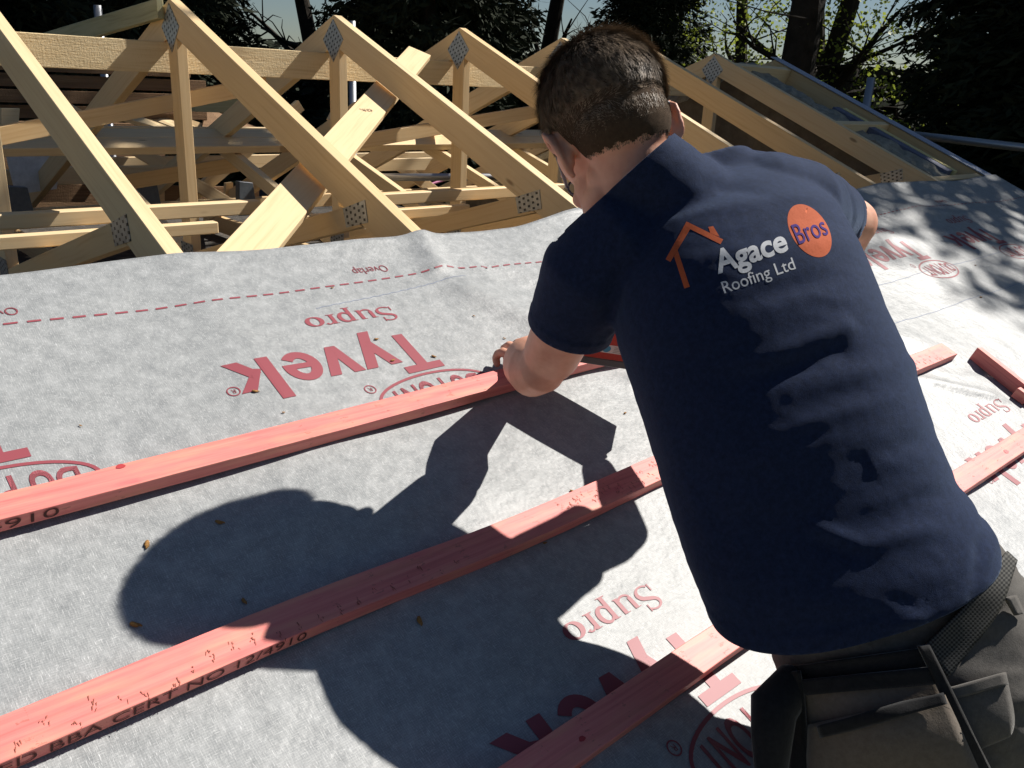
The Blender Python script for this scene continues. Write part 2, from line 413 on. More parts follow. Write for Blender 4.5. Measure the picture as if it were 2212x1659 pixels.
# timbers of the older roof behind
def boardY(Y, pts, th, m, lab, cat='board', name='rear_board'):
    o = prism(name, pts, (0, 1, 0), th, m, None, .002, grain=Vector(pts[1])-Vector(pts[0])); tag(o, lab, cat); return o
boardY(1.5, [(0.1530, 1.5000, -0.5005), (1.2545, 1.5000, -0.5027), (1.2514, 1.5000, -0.5853), (0.1448, 1.5000, -0.5773)], .04, PINE2, 'sunlit board on edge with a bent nail, behind the tallest king post')
boardY(1.9, [(0.0095, 1.9000, -0.7286), (0.6669, 1.9000, -0.7350), (0.6592, 1.9000, -0.8282), (-0.0011, 1.9000, -0.8158)], .04, PINE2, 'pale board on edge low down at left, partly in sun')
boardY(1.9, [(-0.2779, 1.9000, -0.7280), (-0.0766, 1.9000, -0.7400), (-0.0858, 1.9000, -0.8125), (-0.2884, 1.9000, -0.8048)], .04, PINE, 'short board with a red scribble at the left edge of the photo')
boardY(1.6, [(1.7909, 1.6000, -0.6961), (2.2843, 1.6000, -0.6939), (2.2260, 1.6000, -0.7718), (1.8513, 1.6000, -0.7673)], .035, PINE2, 'short sunlit block behind the middle trusses')
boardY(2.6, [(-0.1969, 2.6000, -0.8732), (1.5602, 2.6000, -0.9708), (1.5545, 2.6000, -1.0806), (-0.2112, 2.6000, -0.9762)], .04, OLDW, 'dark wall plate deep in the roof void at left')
for i, (dx, lab) in enumerate(((0, 'left short stud'), (48, 'middle short stud'), (160, 'right short stud'))):
    x = 318+dx
    boardY(2.3, [(0.7105, 2.3000, -0.7221), (0.7867, 2.3000, -0.7234), (0.7622, 2.3000, -0.9453), (0.6908, 2.3000, -0.9421)] if i == 0 else ([(0.7508, 2.3000, -0.8846), (0.8006, 2.3000, -0.8865), (0.7905, 2.3000, -1.0076), (0.7348, 2.3000, -1.0047)] if i == 1 else [(1.1865, 2.3000, -0.8952), (1.2362, 2.3000, -0.8912), (1.2291, 2.3000, -1.0072), (1.1734, 2.3000, -1.0045)]),
           .03, PINE, lab+' of the three deep in the roof void', 'stud', 'short_stud')
boardY(2.0, [(-0.0941, 2.0000, -0.4489), (-0.0088, 2.0000, -0.4474), (-0.0269, 2.0000, -0.5415), (-0.1020, 2.0000, -0.5418)], .03, PINE2, 'square end of a joist at the far left under the ridge beam')
# sloping boards of the old roof
def flat(pts, th, m, lab, name='loose_board', cat='board'):
    P = [Vector(p) for p in pts]; n = (P[1]-P[0]).cross(P[3]-P[0]).normalized()
    if n.z < 0: n = -n
    o = prism(name, P, -n, th, m, None, .002, grain=P[1]-P[0]); tag(o, lab, cat); return o
flat([(0.6806, 2.4000, -0.4823), (0.8054, 2.0000, -0.5560), (0.7471, 2.0000, -0.5586), (0.6179, 2.4000, -0.5039)], .03, PINE2, 'narrow greyish board lying in sun behind the tallest king post')
flat([(0.8084, 2.6000, -0.4700), (1.0213, 2.2000, -0.5698), (0.9083, 2.2000, -0.5726), (0.7595, 2.6000, -0.4897)], .03, PINE2, 'wider greyish board lying in sun beside a narrow one, behind the tallest king post')
flat([(0.9979, 2.8000, -0.4775), (1.1573, 2.4000, -0.5530), (1.1076, 2.4000, -0.5810), (0.9532, 2.8000, -0.4839)], .03, PINE, 'third sunlit board of the stack behind the tallest king post')
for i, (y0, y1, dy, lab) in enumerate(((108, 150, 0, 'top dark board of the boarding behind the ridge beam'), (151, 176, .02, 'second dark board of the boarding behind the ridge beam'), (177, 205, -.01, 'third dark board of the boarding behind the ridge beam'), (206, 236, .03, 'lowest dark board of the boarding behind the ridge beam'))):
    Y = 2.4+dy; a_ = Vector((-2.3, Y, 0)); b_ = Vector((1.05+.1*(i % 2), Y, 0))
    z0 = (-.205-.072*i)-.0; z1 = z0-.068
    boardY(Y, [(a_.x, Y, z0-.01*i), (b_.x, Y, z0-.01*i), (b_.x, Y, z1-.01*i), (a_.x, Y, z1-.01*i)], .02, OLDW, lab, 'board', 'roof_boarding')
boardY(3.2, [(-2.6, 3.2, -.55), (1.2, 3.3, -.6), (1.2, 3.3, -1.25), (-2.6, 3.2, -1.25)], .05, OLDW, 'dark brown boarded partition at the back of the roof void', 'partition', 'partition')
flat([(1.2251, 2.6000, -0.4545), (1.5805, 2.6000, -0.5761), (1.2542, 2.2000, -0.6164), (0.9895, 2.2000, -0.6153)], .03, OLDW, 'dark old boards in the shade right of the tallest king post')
o = beam('purlin', (0.8289, 1.9000, -0.3980), (1.2377, 1.9000, -0.4048), .09, .05, (0, 0, 1), GREENW, None); tag(o, 'short treated purlin seen between the tallest post and its right-hand rafter', 'purlin')
for (x0, x1, Y, z0, z1, m_, lab) in ((-1.6, 2.9, 1.70, -.98, -.905, PINE, 'long joist on edge low behind the far posts, crossing the middle of the roof void'),
    (.35, 2.9, 2.25, -.80, -.72, PINE2, 'pale joist deep in the roof void right of the tallest post'),
    (-1.2, .9, 2.15, -.64, -.575, PINE, 'joist behind the tallest king post just below the boarding')):
    o = prism('rear_joist', [(x0, Y, z0), (x1, Y, z0), (x1, Y, z1), (x0, Y, z1)], (0, 1, 0), .04, m_, None, .002, grain=(1, 0, 0)); tag(o, lab, 'joist')
for i, (xa, za, xb, zb, Y, lab) in enumerate(((.15, -.42, 1.05, -.98, 1.95, 'sloping strut descending right behind the tallest post'), (1.55, -.40, .75, -.98, 2.0, 'sloping strut descending left behind the second post'), (1.7, -.45, 2.6, -1.0, 1.9, 'sloping strut descending right behind the third post'), (-.75, -.45, -.1, -.95, 1.85, 'sloping strut descending right behind the leftmost rafter'))):
    o = beam('rear_strut', (xa, Y, za), (xb, Y, zb), .07, .035, (1, 0, 0), PINE if i % 2 else PINE2, None); tag(o, lab, 'strut')
# hangers and bits
hang = noisy('blue_grey_steel', (.10, .12, .14), (.16, .18, .20), 40, .5, .001, .5)
for (px, lab) in (((-0.2080, 1.6000, -0.8486), 'dark steel joist hanger at the far left low in the roof'), ((0.4020, 1.6000, -0.8320), 'dark steel joist hanger left of the tallest king post'), ((0.9383, 1.6000, -0.8679), 'dark steel joist hanger right of the tallest king post')):
    p = Vector(px)
    o = prism('joist_hanger', [p+Vector((0, 0, -.12)), p+Vector((.11, 0, -.12)), p+Vector((.09, 0, .06)), p+Vector((.01, 0, .07))], (0, 1, 0), .05, hang, None, .002); tag(o, lab, 'joist hanger')
FOIL = noisy('foil_label_silver', (.50, .52, .55), (.72, .74, .78), 25, .3, .002, .6)
sp = Vector((-0.1075, 1.8000, -0.7556))
o = prism('strap_plate', [sp+Vector((-.02, 0, -.09)), sp+Vector((.17, 0, -.07)), sp+Vector((.21, 0, .11)), sp+Vector((-.04, 0, .11))], (0, 1, 0), .004, FOIL, None, 0, grain=(1, 0, 0)); tag(o, 'shiny silver printed metal plate low at the left edge', 'metal plate')
PVC = mat('pink_pipe', (.65, .25, .42), .4)
bm = bmesh.new(); tubes(bm, [(2.7049, 2.2000, -0.9531), (3.0324, 2.2000, -0.8825)], [.010, .010]); o = bm_obj('plastic_strip', bm, PVC, smooth=True); tag(o, 'thin pink plastic strip glimpsed between the middle trusses', 'strip')

# ------------------------------------------------------------------ scaffold tubes and boards
def pole(p0, p1, lab, rad=.0242):
    bm = bmesh.new(); p0 = Vector(p0); p1 = Vector(p1)
    tubes(bm, [p0, (p0+p1)/2, p1], [rad]*3, seg=20, cap=False)
    o = bm_obj('scaffold_pole', bm, STEEL, smooth=True)
    for p in o.data.polygons:
        if len(p.vertices) > 4: p.use_smooth = False
    return tag(o, lab, 'scaffold pole')
pole((.71, 2.9, -4.2), (.71, 2.9, .115), 'upright scaffold pole end above the ridge beam at far left')
pole((1.95, 2.02, -4.2), (1.95, 2.02, .11), 'upright scaffold pole right behind the second tallest truss')
pole((4.0, -.42, -4.2), (4.0, -.42, -.075), 'upright scaffold pole beyond the gable at right')
pole((4.28, -.40, -.385), (4.75, -2.3, -.47), 'horizontal scaffold pole sloping off the right edge of the photo')
pole((1.75, 1.60, -.80), (4.4, 1.4, -.86), 'shiny horizontal scaffold pole glimpsed through the trusses')
def scaffold_boards():
    for i in range(4):
        y = -3.02-.235*i
        o = prism('scaffold_board', [(-2.6, y, -1.80), (3.2, y, -1.80), (3.2, y-.225, -1.80), (-2.6, y-.225, -1.80)], (0, 0, -1), .038, GREENW, None, .003, grain=(1, 0, 0))
        tag(o, ['scaffold board closest to the eaves, below the frame', 'second scaffold board from the eaves, below the frame', 'third scaffold board from the eaves, below the frame', 'outermost scaffold board, below the frame'][i], 'scaffold board', 'scaffold boards')
scaffold_boards()
EW = mesh('eaves_wall', [(-2.6, -2.5, -4.2), (3.4, -2.5, -4.2), (3.4, -2.5, -1.25), (-2.6, -2.5, -1.25), (-2.6, -2.4, -4.2), (3.4, -2.4, -4.2), (3.4, -2.4, -1.25), (-2.6, -2.4, -1.25)],
     [(0, 1, 2, 3), (5, 4, 7, 6), (3, 2, 6, 7), (0, 3, 7, 4), (1, 5, 6, 2)], BLOCK); tag(EW, 'block wall under the near eaves, hidden below the roof slope', 'wall')

# ------------------------------------------------------------------ membrane
TOPX = [(-2.6, 1.52), (-1.4, 1.50), (-.896, 1.489), (-.63, 1.474), (-.35, 1.488), (-.017, 1.492), (.288, 1.476), (.594, 1.440), (.95, 1.445), (1.43, 1.418), (2.0, 1.452), (2.6, 1.425), (3.1, 1.45), (3.8, 1.43)]
def top_s(x):
    for (a, sa), (b, sb) in zip(TOPX[:-1], TOPX[1:]):
        if x <= b:
            t = max(0, (x-a)/(b-a)); t = t*t*(3-2*t); return sa+(sb-sa)*t
    return TOPX[-1][1]
def g2(x, s, x0, s0, x1, s1, wd):
    dx, ds = x1-x0, s1-s0; L = dx*dx+ds*ds; t = max(0, min(1, ((x-x0)*dx+(s-s0)*ds)/L))
    d = math.hypot(x-x0-dx*t, s-s0-ds*t); e = min(1, min(t, 1-t)*5+.15)
    return math.exp(-(d/wd)**2)*e
FOLDS = [(-.06, 1.66, .0, 1.45, .035, .010), (-.06, 1.66, .10, 1.95, .045, .009), (.02, 1.60, .25, 1.85, .05, -.007),
         (.10, 2.08, .36, 2.22, .022, .006), (.16, 2.06, .40, 2.12, .018, .004), (1.02, 2.35, 1.25, 2.52, .02, .006), (1.15, 2.33, 1.5, 2.5, .02, -.004),
         (-.9, 2.15, -.3, 2.25, .06, .004), (1.5, 1.6, 2.2, 1.9, .05, .006), (2.0, 1.55, 2.9, 1.75, .06, .007), (-1.1, 1.7, -.7, 1.55, .05, .004), (.9, 2.0, 1.3, 2.3, .05, .005)]
def mh(x, s):
    u = (x % .6)/.6; c = min(abs(u-.03), abs(1.03-u))
    free = min(1.0, c*5)
    h = .006 - .006*math.sin(math.pi*min(1, max(0, (u-.06)/.94)))**1.2*(1 if s < 2.9 else .3)
    h += noise.noise(Vector((x*2.3, s*2.8, 1)))*.006*free+noise.noise(Vector((x*7, s*6, 5)))*.0016*free
    for x0, s0, x1, s1, wd, a in FOLDS: h += 1.35*a*g2(x, s, x0, s0, x1, s1, wd)
    e = s-top_s(x)
    if e < .12: h += .012*(1-e/.12)**2*(noise.noise(Vector((x*2.2, 0, 9)))+.35)
    return max(h, .0035 if c < .1 else -.02)
def RM(x, s, dh=0.0): return RF(x, s, mh(x, s)+dh)
def membrane():
    xs = np.arange(-2.6, 3.701, .0125); n = 150
    verts = []; uvs = []; faces = []
    for x in xs:
        x = float(x); ts = top_s(x)+noise.noise(Vector((x*9, 4, 4)))*.003
        for j in range(n+1):
            s = ts+(EAVE-ts)*j/n
            verts.append(RM(x, s)); uvs.append((x, s))
    m = n+1
    for i in range(len(xs)-1):
        for j in range(n): faces.append((i*m+j, i*m+j+1, (i+1)*m+j+1, (i+1)*m+j))
    o = mesh('roof_membrane', verts, faces, MEMB, smooth=True, uvs=uvs)
    o.data.materials.append(MEMB)
    sd = o.modifiers.new('thickness', 'SOLIDIFY'); sd.thickness = .0008; sd.offset = -1
    return tag(o, 'grey breathable roofing sheet with red printing stretched over the near rafters', 'roofing sheet')
MB = membrane()
# --- printing
def text_polys(txt, offset=0.0, res=4):
    cu = bpy.data.curves.new('t', 'FONT'); cu.body = txt; cu.size = 1; cu.offset = offset; cu.resolution_u = res; cu.fill_mode = 'FRONT'
    o = bpy.data.objects.new('t', cu); C.objects.link(o)
    dg = bpy.context.evaluated_depsgraph_get(); dg.update()
    me = bpy.data.meshes.new_from_object(o.evaluated_get(dg)); bpy.data.objects.remove(o); bpy.data.curves.remove(cu)
    bm = bmesh.new(); bm.from_mesh(me); bpy.data.meshes.remove(me)
    return bm
def poly_bm(polys):
    bm = bmesh.new()
    for p in polys:
        vs = [bm.verts.new((x, y, 0)) for x, y in p]; bm.faces.new(vs)
    return bm
def bounds(bm):
    xs = [v.co.x for v in bm.verts]; ys = [v.co.y for v in bm.verts]; return min(xs), max(xs), min(ys), max(ys)
def refine(bm, L):
    bmesh.ops.triangulate(bm, faces=bm.faces)
    for _ in range(6):
        es = [e for e in bm.edges if e.calc_length() > L]
        if not es: break
        bmesh.ops.subdivide_edges(bm, edges=es, cuts=1); bmesh.ops.triangulate(bm, faces=bm.faces)
def stroke(pts, wd, closed=False):
    """ribbon polygon list along pts; wd = number or list"""
    P = [Vector((x, y)) for x, y in pts]; n = len(P); out = []; W = wd if isinstance(wd, (list, tuple)) else [wd]*n
    L = []; Rr = []
    for i in range(n):
        if closed: d = P[(i+1) % n]-P[i-1]
        else: d = P[min(i+1, n-1)]-P[max(i-1, 0)]
        d.normalize(); q = Vector((-d.y, d.x))*W[i]/2; L.append(P[i]+q); Rr.append(P[i]-q)
    rng = range(n if closed else n-1)
    return [[tuple(L[i]), tuple(L[(i+1) % n]), tuple(Rr[(i+1) % n]), tuple(Rr[i])] for i in rng]
def arc(cx, cy, rx, ry, a0, a1, n=16): return [(cx+rx*math.cos(math.radians(a0+(a1-a0)*i/n)), cy+ry*math.sin(math.radians(a0+(a1-a0)*i/n))) for i in range(n+1)]
def modw(n, lo, hi, ph=0): return [lo+(hi-lo)*abs(math.sin(math.pi*i/(n-1)+ph)) for i in range(n)]
def place(bm, fx):
    for v in bm.verts: v.co = fx(v.co.x, v.co.y)
def map_to_roof(bm, xc, s0, wid, hgt, b=None, shear=0.0, L=.012, lift=.0009):
    """text rotated 180 deg: reads towards -X, top of letters down-slope. xc = right edge X, s0 = baseline s"""
    b = b or bounds(bm); sx = wid/(b[1]-b[0]); sy = hgt/(b[3]-b[2])
    for v in bm.verts:
        y = (v.co.y-b[2])*sy; v.co = Vector(((v.co.x-b[0])*sx+y*shear, y, 0))
    refine(bm, L)
    for v in bm.verts: v.co = RM(xc-v.co.x, s0+v.co.y, lift)
    return bm
def tyvek_polys():
    P = []
    P += [[(0, .83), (0, 1), (.66, 1), (.66, .83)], [(.235, 0), (.425, 0), (.425, .83), (.235, .83)]]            # T
    P += [[(.60, .70), (.80, .70), (1.00, .10), (.86, -.03)], [(1.03, .70), (1.22, .70), (.93, -.22), (.74, -.22)]]   # y
    P += [[(1.24, .70), (1.43, .70), (1.60, 0), (1.43, 0)], [(1.64, .70), (1.82, .70), (1.60, 0), (1.43, 0)]]   # v
    c = arc(2.11, .35, .20, .275, 5, 322, 26); P += stroke(c, .165)
    P += [[(1.94, .28), (2.39, .28), (2.39, .40), (1.94, .40)]]
    P += [[(2.50, 0), (2.69, 0), (2.69, 1), (2.50, 1)], [(2.69, .26), (2.92, .70), (3.14, .70), (2.80, .22)], [(2.72, .34), (2.86, .46), (3.16, 0), (2.94, 0)]]
    return P
def supro_polys():
    P = []
    # S
    s = arc(.30, .76, .20, .20, 35, 250, 14)+arc(.30, .27, .22, .24, 70, -140, 16)
    P += stroke(s, [.065+.08*math.exp(-((i-16)/6)**2) for i in range(len(s))])
    P += [[(.46, .70), (.50, .70), (.50, .98), (.46, .98)], [(.06, .04), (.10, .04), (.10, .32), (.06, .32)]]
    def stem(x, y0, y1, ser='tb', w=.115):
        r = [[(x, y0), (x+w, y0), (x+w, y1), (x, y1)]]
        if 't' in ser: r.append([(x-.07, y1-.035), (x+w, y1-.035), (x+w, y1), (x-.07, y1-.01)])
        if 'b' in ser: r.append([(x-.07, y0), (x+w+.07, y0), (x+w+.07, y0+.035), (x-.07, y0+.035)])
        return r
    P += stem(.68, .16, .64, 't')+stem(1.02, .0, .64, 't'); P += stroke(arc(.875, .17, .155, .15, 180, 350, 12), modw(13, .05, .08)); P += [[(1.11, 0), (1.17, 0), (1.17, .04), (1.11, .04)]]
    P += stem(1.33, -.30, .64, 'tb'); P += stroke(arc(1.56, .32, .17, .30, 150, -150, 20), modw(21, .06, .13))
    P += stem(1.90, 0, .64, 'tb'); P += stroke(arc(2.12, .44, .13, .18, 160, 60, 8), .06); P += stroke([(2.17, .58), (2.20, .54)], .1)
    P += stroke(arc(2.50, .32, .20, .29, 0, 360, 28)[:-1], [.055+.09*abs(math.cos(2*math.pi*i/28)) for i in range(28)], True)
    return P
def dupont(xc, sc):
    a, b = .126, .051
    P = []
    P += stroke([(x, y) for x, y in arc(0, 0, a, b, 0, 360, 48)[:-1]], .006, True)
    bm = poly_bm(P)
    t = text_polys('DU PONT', .022); bb = bounds(t)
    for v in t.verts:
        x = (v.co.x-bb[0])/(bb[1]-bb[0])*2-1; y = (v.co.y-bb[2])/(bb[3]-bb[2])*2-1
        v.co = Vector((x*.102, y*.034*(1-.32*x*x), 0))
    tm = bpy.data.meshes.new('x'); t.to_mesh(tm); t.free(); bm.from_mesh(tm); bpy.data.meshes.remove(tm)
    refine(bm, .02)
    for v in bm.verts: v.co = RM(xc-v.co.x, sc+v.co.y, .0009)
    return bm
def reg_mark(x, s, r=.0105):
    bm = poly_bm(stroke(arc(0, 0, r, r, 0, 360, 20)[:-1], .0022, True))
    t = text_polys('R', .0); bb = bounds(t)
    for v in t.verts: v.co = Vector(((v.co.x-(bb[0]+bb[1])/2)*r*1.3, (v.co.y-(bb[2]+bb[3])/2)*r*1.3, 0))
    tm = bpy.data.meshes.new('x'); t.to_mesh(tm); t.free(); bm.from_mesh(tm); bpy.data.meshes.remove(tm)
    for v in bm.verts: v.co = RM(x-v.co.x, s+v.co.y, .0009)
    return bm
for row, ds_ in ((0, 0.0), (1, .78)):
    for c in range(-2, 5):
        xo = c*.73
        if xo-.65 > 3.5: continue
        bm_obj('printed_word', map_to_roof(poly_bm(tyvek_polys()), -.243+xo, 1.793+ds_, .405, .137), INK, MB)
        bm_obj('printed_word', map_to_roof(poly_bm(supro_polys()), -.247+xo, 1.712+ds_, .198, .060), INK, MB)
        bm_obj('printed_emblem', dupont(-.298+xo, 1.990+ds_), INK, MB)
        bm_obj('printed_mark', reg_mark(-.655+xo, 1.885+ds_), INK, MB); bm_obj('printed_mark', reg_mark(-.425+xo, 1.948+ds_), INK, MB)
        if row == 0: bm_obj('printed_word', map_to_roof(text_polys('Overlap'), -.168+xo, 1.577, .085, .032), INK, MB)
P = []
x = -2.55
while x < 3.6:
    s = 1.640 + .010*math.sin(x*2.1)-.006*math.cos(x*5); P.append([(x, s-.0022), (x+.021, s-.0022), (x+.021, s+.0022), (x, s+.0022)]); x += .0345
bm = poly_bm(P)
for v in bm.verts: v.co = RM(v.co.x, v.co.y, .0009)
bm_obj('dashed_line', bm, INK, MB)
BLUEL = mat('blue_chalk', (.20, .24, .36), .8)
def chalk(x0, s0, x1, s1, wd=.0016):
    n = 60; bm = poly_bm(stroke([(x0+(x1-x0)*i/n, s0+(s1-s0)*i/n+.0012*math.sin(i*1.7)) for i in range(n+1)], wd))
    for v in bm.verts: v.co = RM(v.co.x, v.co.y, .0005)
    bm_obj('chalk_line', bm, BLUEL, MB)
chalk(-.40, 1.70, .0, 1.668, .0012); chalk(1.2, 2.16, 3.6, 2.14); chalk(1.4, 1.99, 3.2, 1.97)

# ------------------------------------------------------------------ battens
def batten(name, ctrl, wd, ht, lab, h0=.006, par=None, end_cut=0):
    """ctrl = [(X, s_centre), ...]"""
    bm = bmesh.new(); ul = bm.loops.layers.uv.new('UVMap'); rows = []
    X0, X1 = ctrl[0][0], ctrl[-1][0]; n = int((X1-X0)/.03); off = random.uniform(0, 30)
    def sc(x):
        for (a, sa), (b, sb) in zip(ctrl[:-1], ctrl[1:]):
            if x <= b+1e-6: return sa+(sb-sa)*(x-a)/(b-a)
        return ctrl[-1][1]
    for i in range(n+1):
        x = X0+(X1-X0)*i/n; s = sum(sc(min(X1, max(X0, x+d))) for d in (-.1, -.05, 0, .05, .1))/5
        hb = h0+.002*math.sin(x*3.1)
        j = [noise.noise(Vector((x*22, k*9, wd*100)))*.0006 for k in range(4)]
        rows.append([bm.verts.new(RF(x, s-wd/2+j[0], hb)), bm.verts.new(RF(x, s-wd/2+j[1], hb+ht)), bm.verts.new(RF(x, s+wd/2+j[2], hb+ht+j[3])), bm.verts.new(RF(x, s+wd/2+j[3], hb))])
    for a, b in zip(rows[:-1], rows[1:]):
        for k in range(4): bm.faces.new((a[k], b[k], b[(k+1) % 4], a[(k+1) % 4]))
    bm.faces.new(rows[0][::-1]); bm.faces.new(rows[-1])
    bmesh.ops.recalc_face_normals(bm, faces=bm.faces)
    long = [e for e in bm.edges if abs((e.verts[0].co-e.verts[1].co).normalized().x) > .8 or len(e.link_faces) and False]
    bmesh.ops.bevel(bm, geom=long, offset=.0012, segments=2, profile=.5, affect='EDGES')
    bm.normal_update()
    for f in bm.faces:
        for l in f.loops:
            co = l.vert.co; side = co.dot(NRM) if abs(f.normal.dot(NRM)) < .6 else co.dot(DWN)+.3
            l[ul].uv = (co.x+off, side+off)
    o = bm_obj(name, bm, REDW)
    return tag(o, lab, 'batten'), sc
B1, sc1 = batten('roofing_batten', [(-2.4, 2.045), (-1.0, 2.037), (-.55, 2.030), (-.1, 2.022), (.62, 2.020)], .044, .023, 'uppermost red batten, under the roofer\'s left hand', h0=.009)
B2, sc2 = batten('roofing_batten', [(-2.4, 2.355), (-1.1, 2.348), (-.75, 2.338), (-.4, 2.345), (0.0, 2.330), (.6, 2.325), (1.27, 2.318)], .052, .022, 'middle red batten crossed by the roofer\'s shadow, dented on top')
B3, sc3 = batten('roofing_batten', [(-2.4, 2.665), (-.7, 2.660), (-.2, 2.648), (.6, 2.640), (2.9, 2.630)], .050, .023, 'lowest red batten, passing behind the roofer\'s waist to the right edge')
def batten_text(txt, x0, hgt, wid, sc, wd, hb, parent):
    bm = text_polys(txt, -.006); b = bounds(bm)
    for v in bm.verts:
        t = (v.co.x-b[0])/(b[1]-b[0]); y = (v.co.y-b[2])/(b[3]-b[2])
        x = x0+t*wid; v.co = Vector((x, y, 0))
    refine(bm, .06)
    for v in bm.verts:
        x, y = v.co.x, v.co.y; s = sum(sc(x+d) for d in (-.1, -.05, 0, .05, .1))/5
        v.co = RF(x, s+wd/2+.0012, hb+y*hgt)
    bm_obj('stamped_lettering', bm, BLACKI, parent)
BLACKI = mat('black_stamp_ink', (.11, .05, .045), .85, .1)
batten_text('12/4910', -1.112, .016, .135, sc1, .044, .013, B1)
batten_text('BRED BBA CERT NO 12/4910', -1.165, .0150, .385, sc2, .052, .0105, B2)
def join_into(o, bm, m):
    me = o.data; base = bmesh.new(); base.from_mesh(me); n0 = len(base.faces)
    t = bpy.data.meshes.new('x'); bm.to_mesh(t); bm.free(); base.from_mesh(t); bpy.data.meshes.remove(t)
    base.faces.ensure_lookup_table()
    if m.name not in [x.name for x in me.materials]: me.materials.append(m)
    k = [x.name for x in me.materials].index(m.name)
    for f in base.faces[n0:]: f.material_index = k
    base.to_mesh(me); base.free()
DENT = mat('crushed_fibre', (.34, .105, .07), .8); KNOT = mat('dark_red_knot', (.46, .045, .05), .5)
def dents(name, x0, x1, step, sc, wd, top, parent, m, seed, span=(.0, .42)):
    rnd = random.Random(seed); bm = bmesh.new(); x = x0
    while x < x1:
        s0 = sum(sc(x+d) for d in (-.1, -.05, 0, .05, .1))/5+wd*rnd.uniform(*span); n = rnd.randint(3, 7)
        for k in range(n):
            cx, cs = x+rnd.gauss(0, .0022), s0+rnd.gauss(0, .0045); L = rnd.uniform(.0015, .006); w_ = rnd.uniform(.0003, .0009); tl_ = rnd.gauss(0, .35)
            hb = .006+.002*math.sin(cx*3.1)+top+.0006+.00003*k
            P_ = [RF(cx+tl_*L*f-w_*g, cs+L*f, hb) for f, g in ((-.5, 1), (.5, .3), (.5, -.6), (-.5, -1))]
            bm.faces.new([bm.verts.new(p) for p in P_])
        x += step*rnd.uniform(.85, 1.15)
    join_into(parent, bm, m)
dents('band_dents', -1.16, -.52, .027, sc2, .052, .022, B2, DENT, 5)
dents('band_dents', -.30, .10, .012, sc2, .052, .022, B2, DENT, 8, (-.35, .4))
dents('band_dents', 1.0, 1.2, .018, sc2, .052, .022, B2, DENT, 9)
def knot(x, sc, off, r, parent, top, h0=.006):
    s0 = sum(sc(x+d) for d in (-.1, -.05, 0, .05, .1))/5+off; hb = h0+.002*math.sin(x*3.1)+top+.0007
    bm = bmesh.new(); bm.faces.new([bm.verts.new(RF(x+r*math.cos(t)*1.5*(1+.15*math.sin(3*t)), s0+r*math.sin(t), hb)) for t in [2*math.pi*i/18 for i in range(18)]]); join_into(parent, bm, KNOT)
knot(-.885, sc1, -.0175, .0042, B1, .023, .009); knot(-.55, sc3, .003, .0035, B3, .023); knot(.92, sc3, .002, .006, B3, .023); knot(1.5, sc3, -.006, .005, B3, .023)
# loose batten offcuts at right
def block(name, a, b, wdir, wd, ht, lab):
    a, b = Vector(a), Vector(b); ax = (b-a).normalized(); wv = (Vector(wdir)-ax*Vector(wdir).dot(ax)).normalized()
    o = prism(name, [a-wv*wd/2, b-wv*wd/2, b+wv*wd/2, a+wv*wd/2], NRM, ht, REDW, None, .0012, grain=ax)
    return tag(o, lab, 'batten')
block('batten_offcut', RF(1.360, 2.362, .005), RF(1.297, 2.66, .005), (1, 0, 0), .024, .040, 'short red batten offcut lying up and down the slope near the right edge')
block('batten_offcut', RF(1.285, 2.535, .006), RF(1.55, 2.552, .006), DWN, .036, .030, 'small red batten offcut with a split end at the right edge, against another offcut')

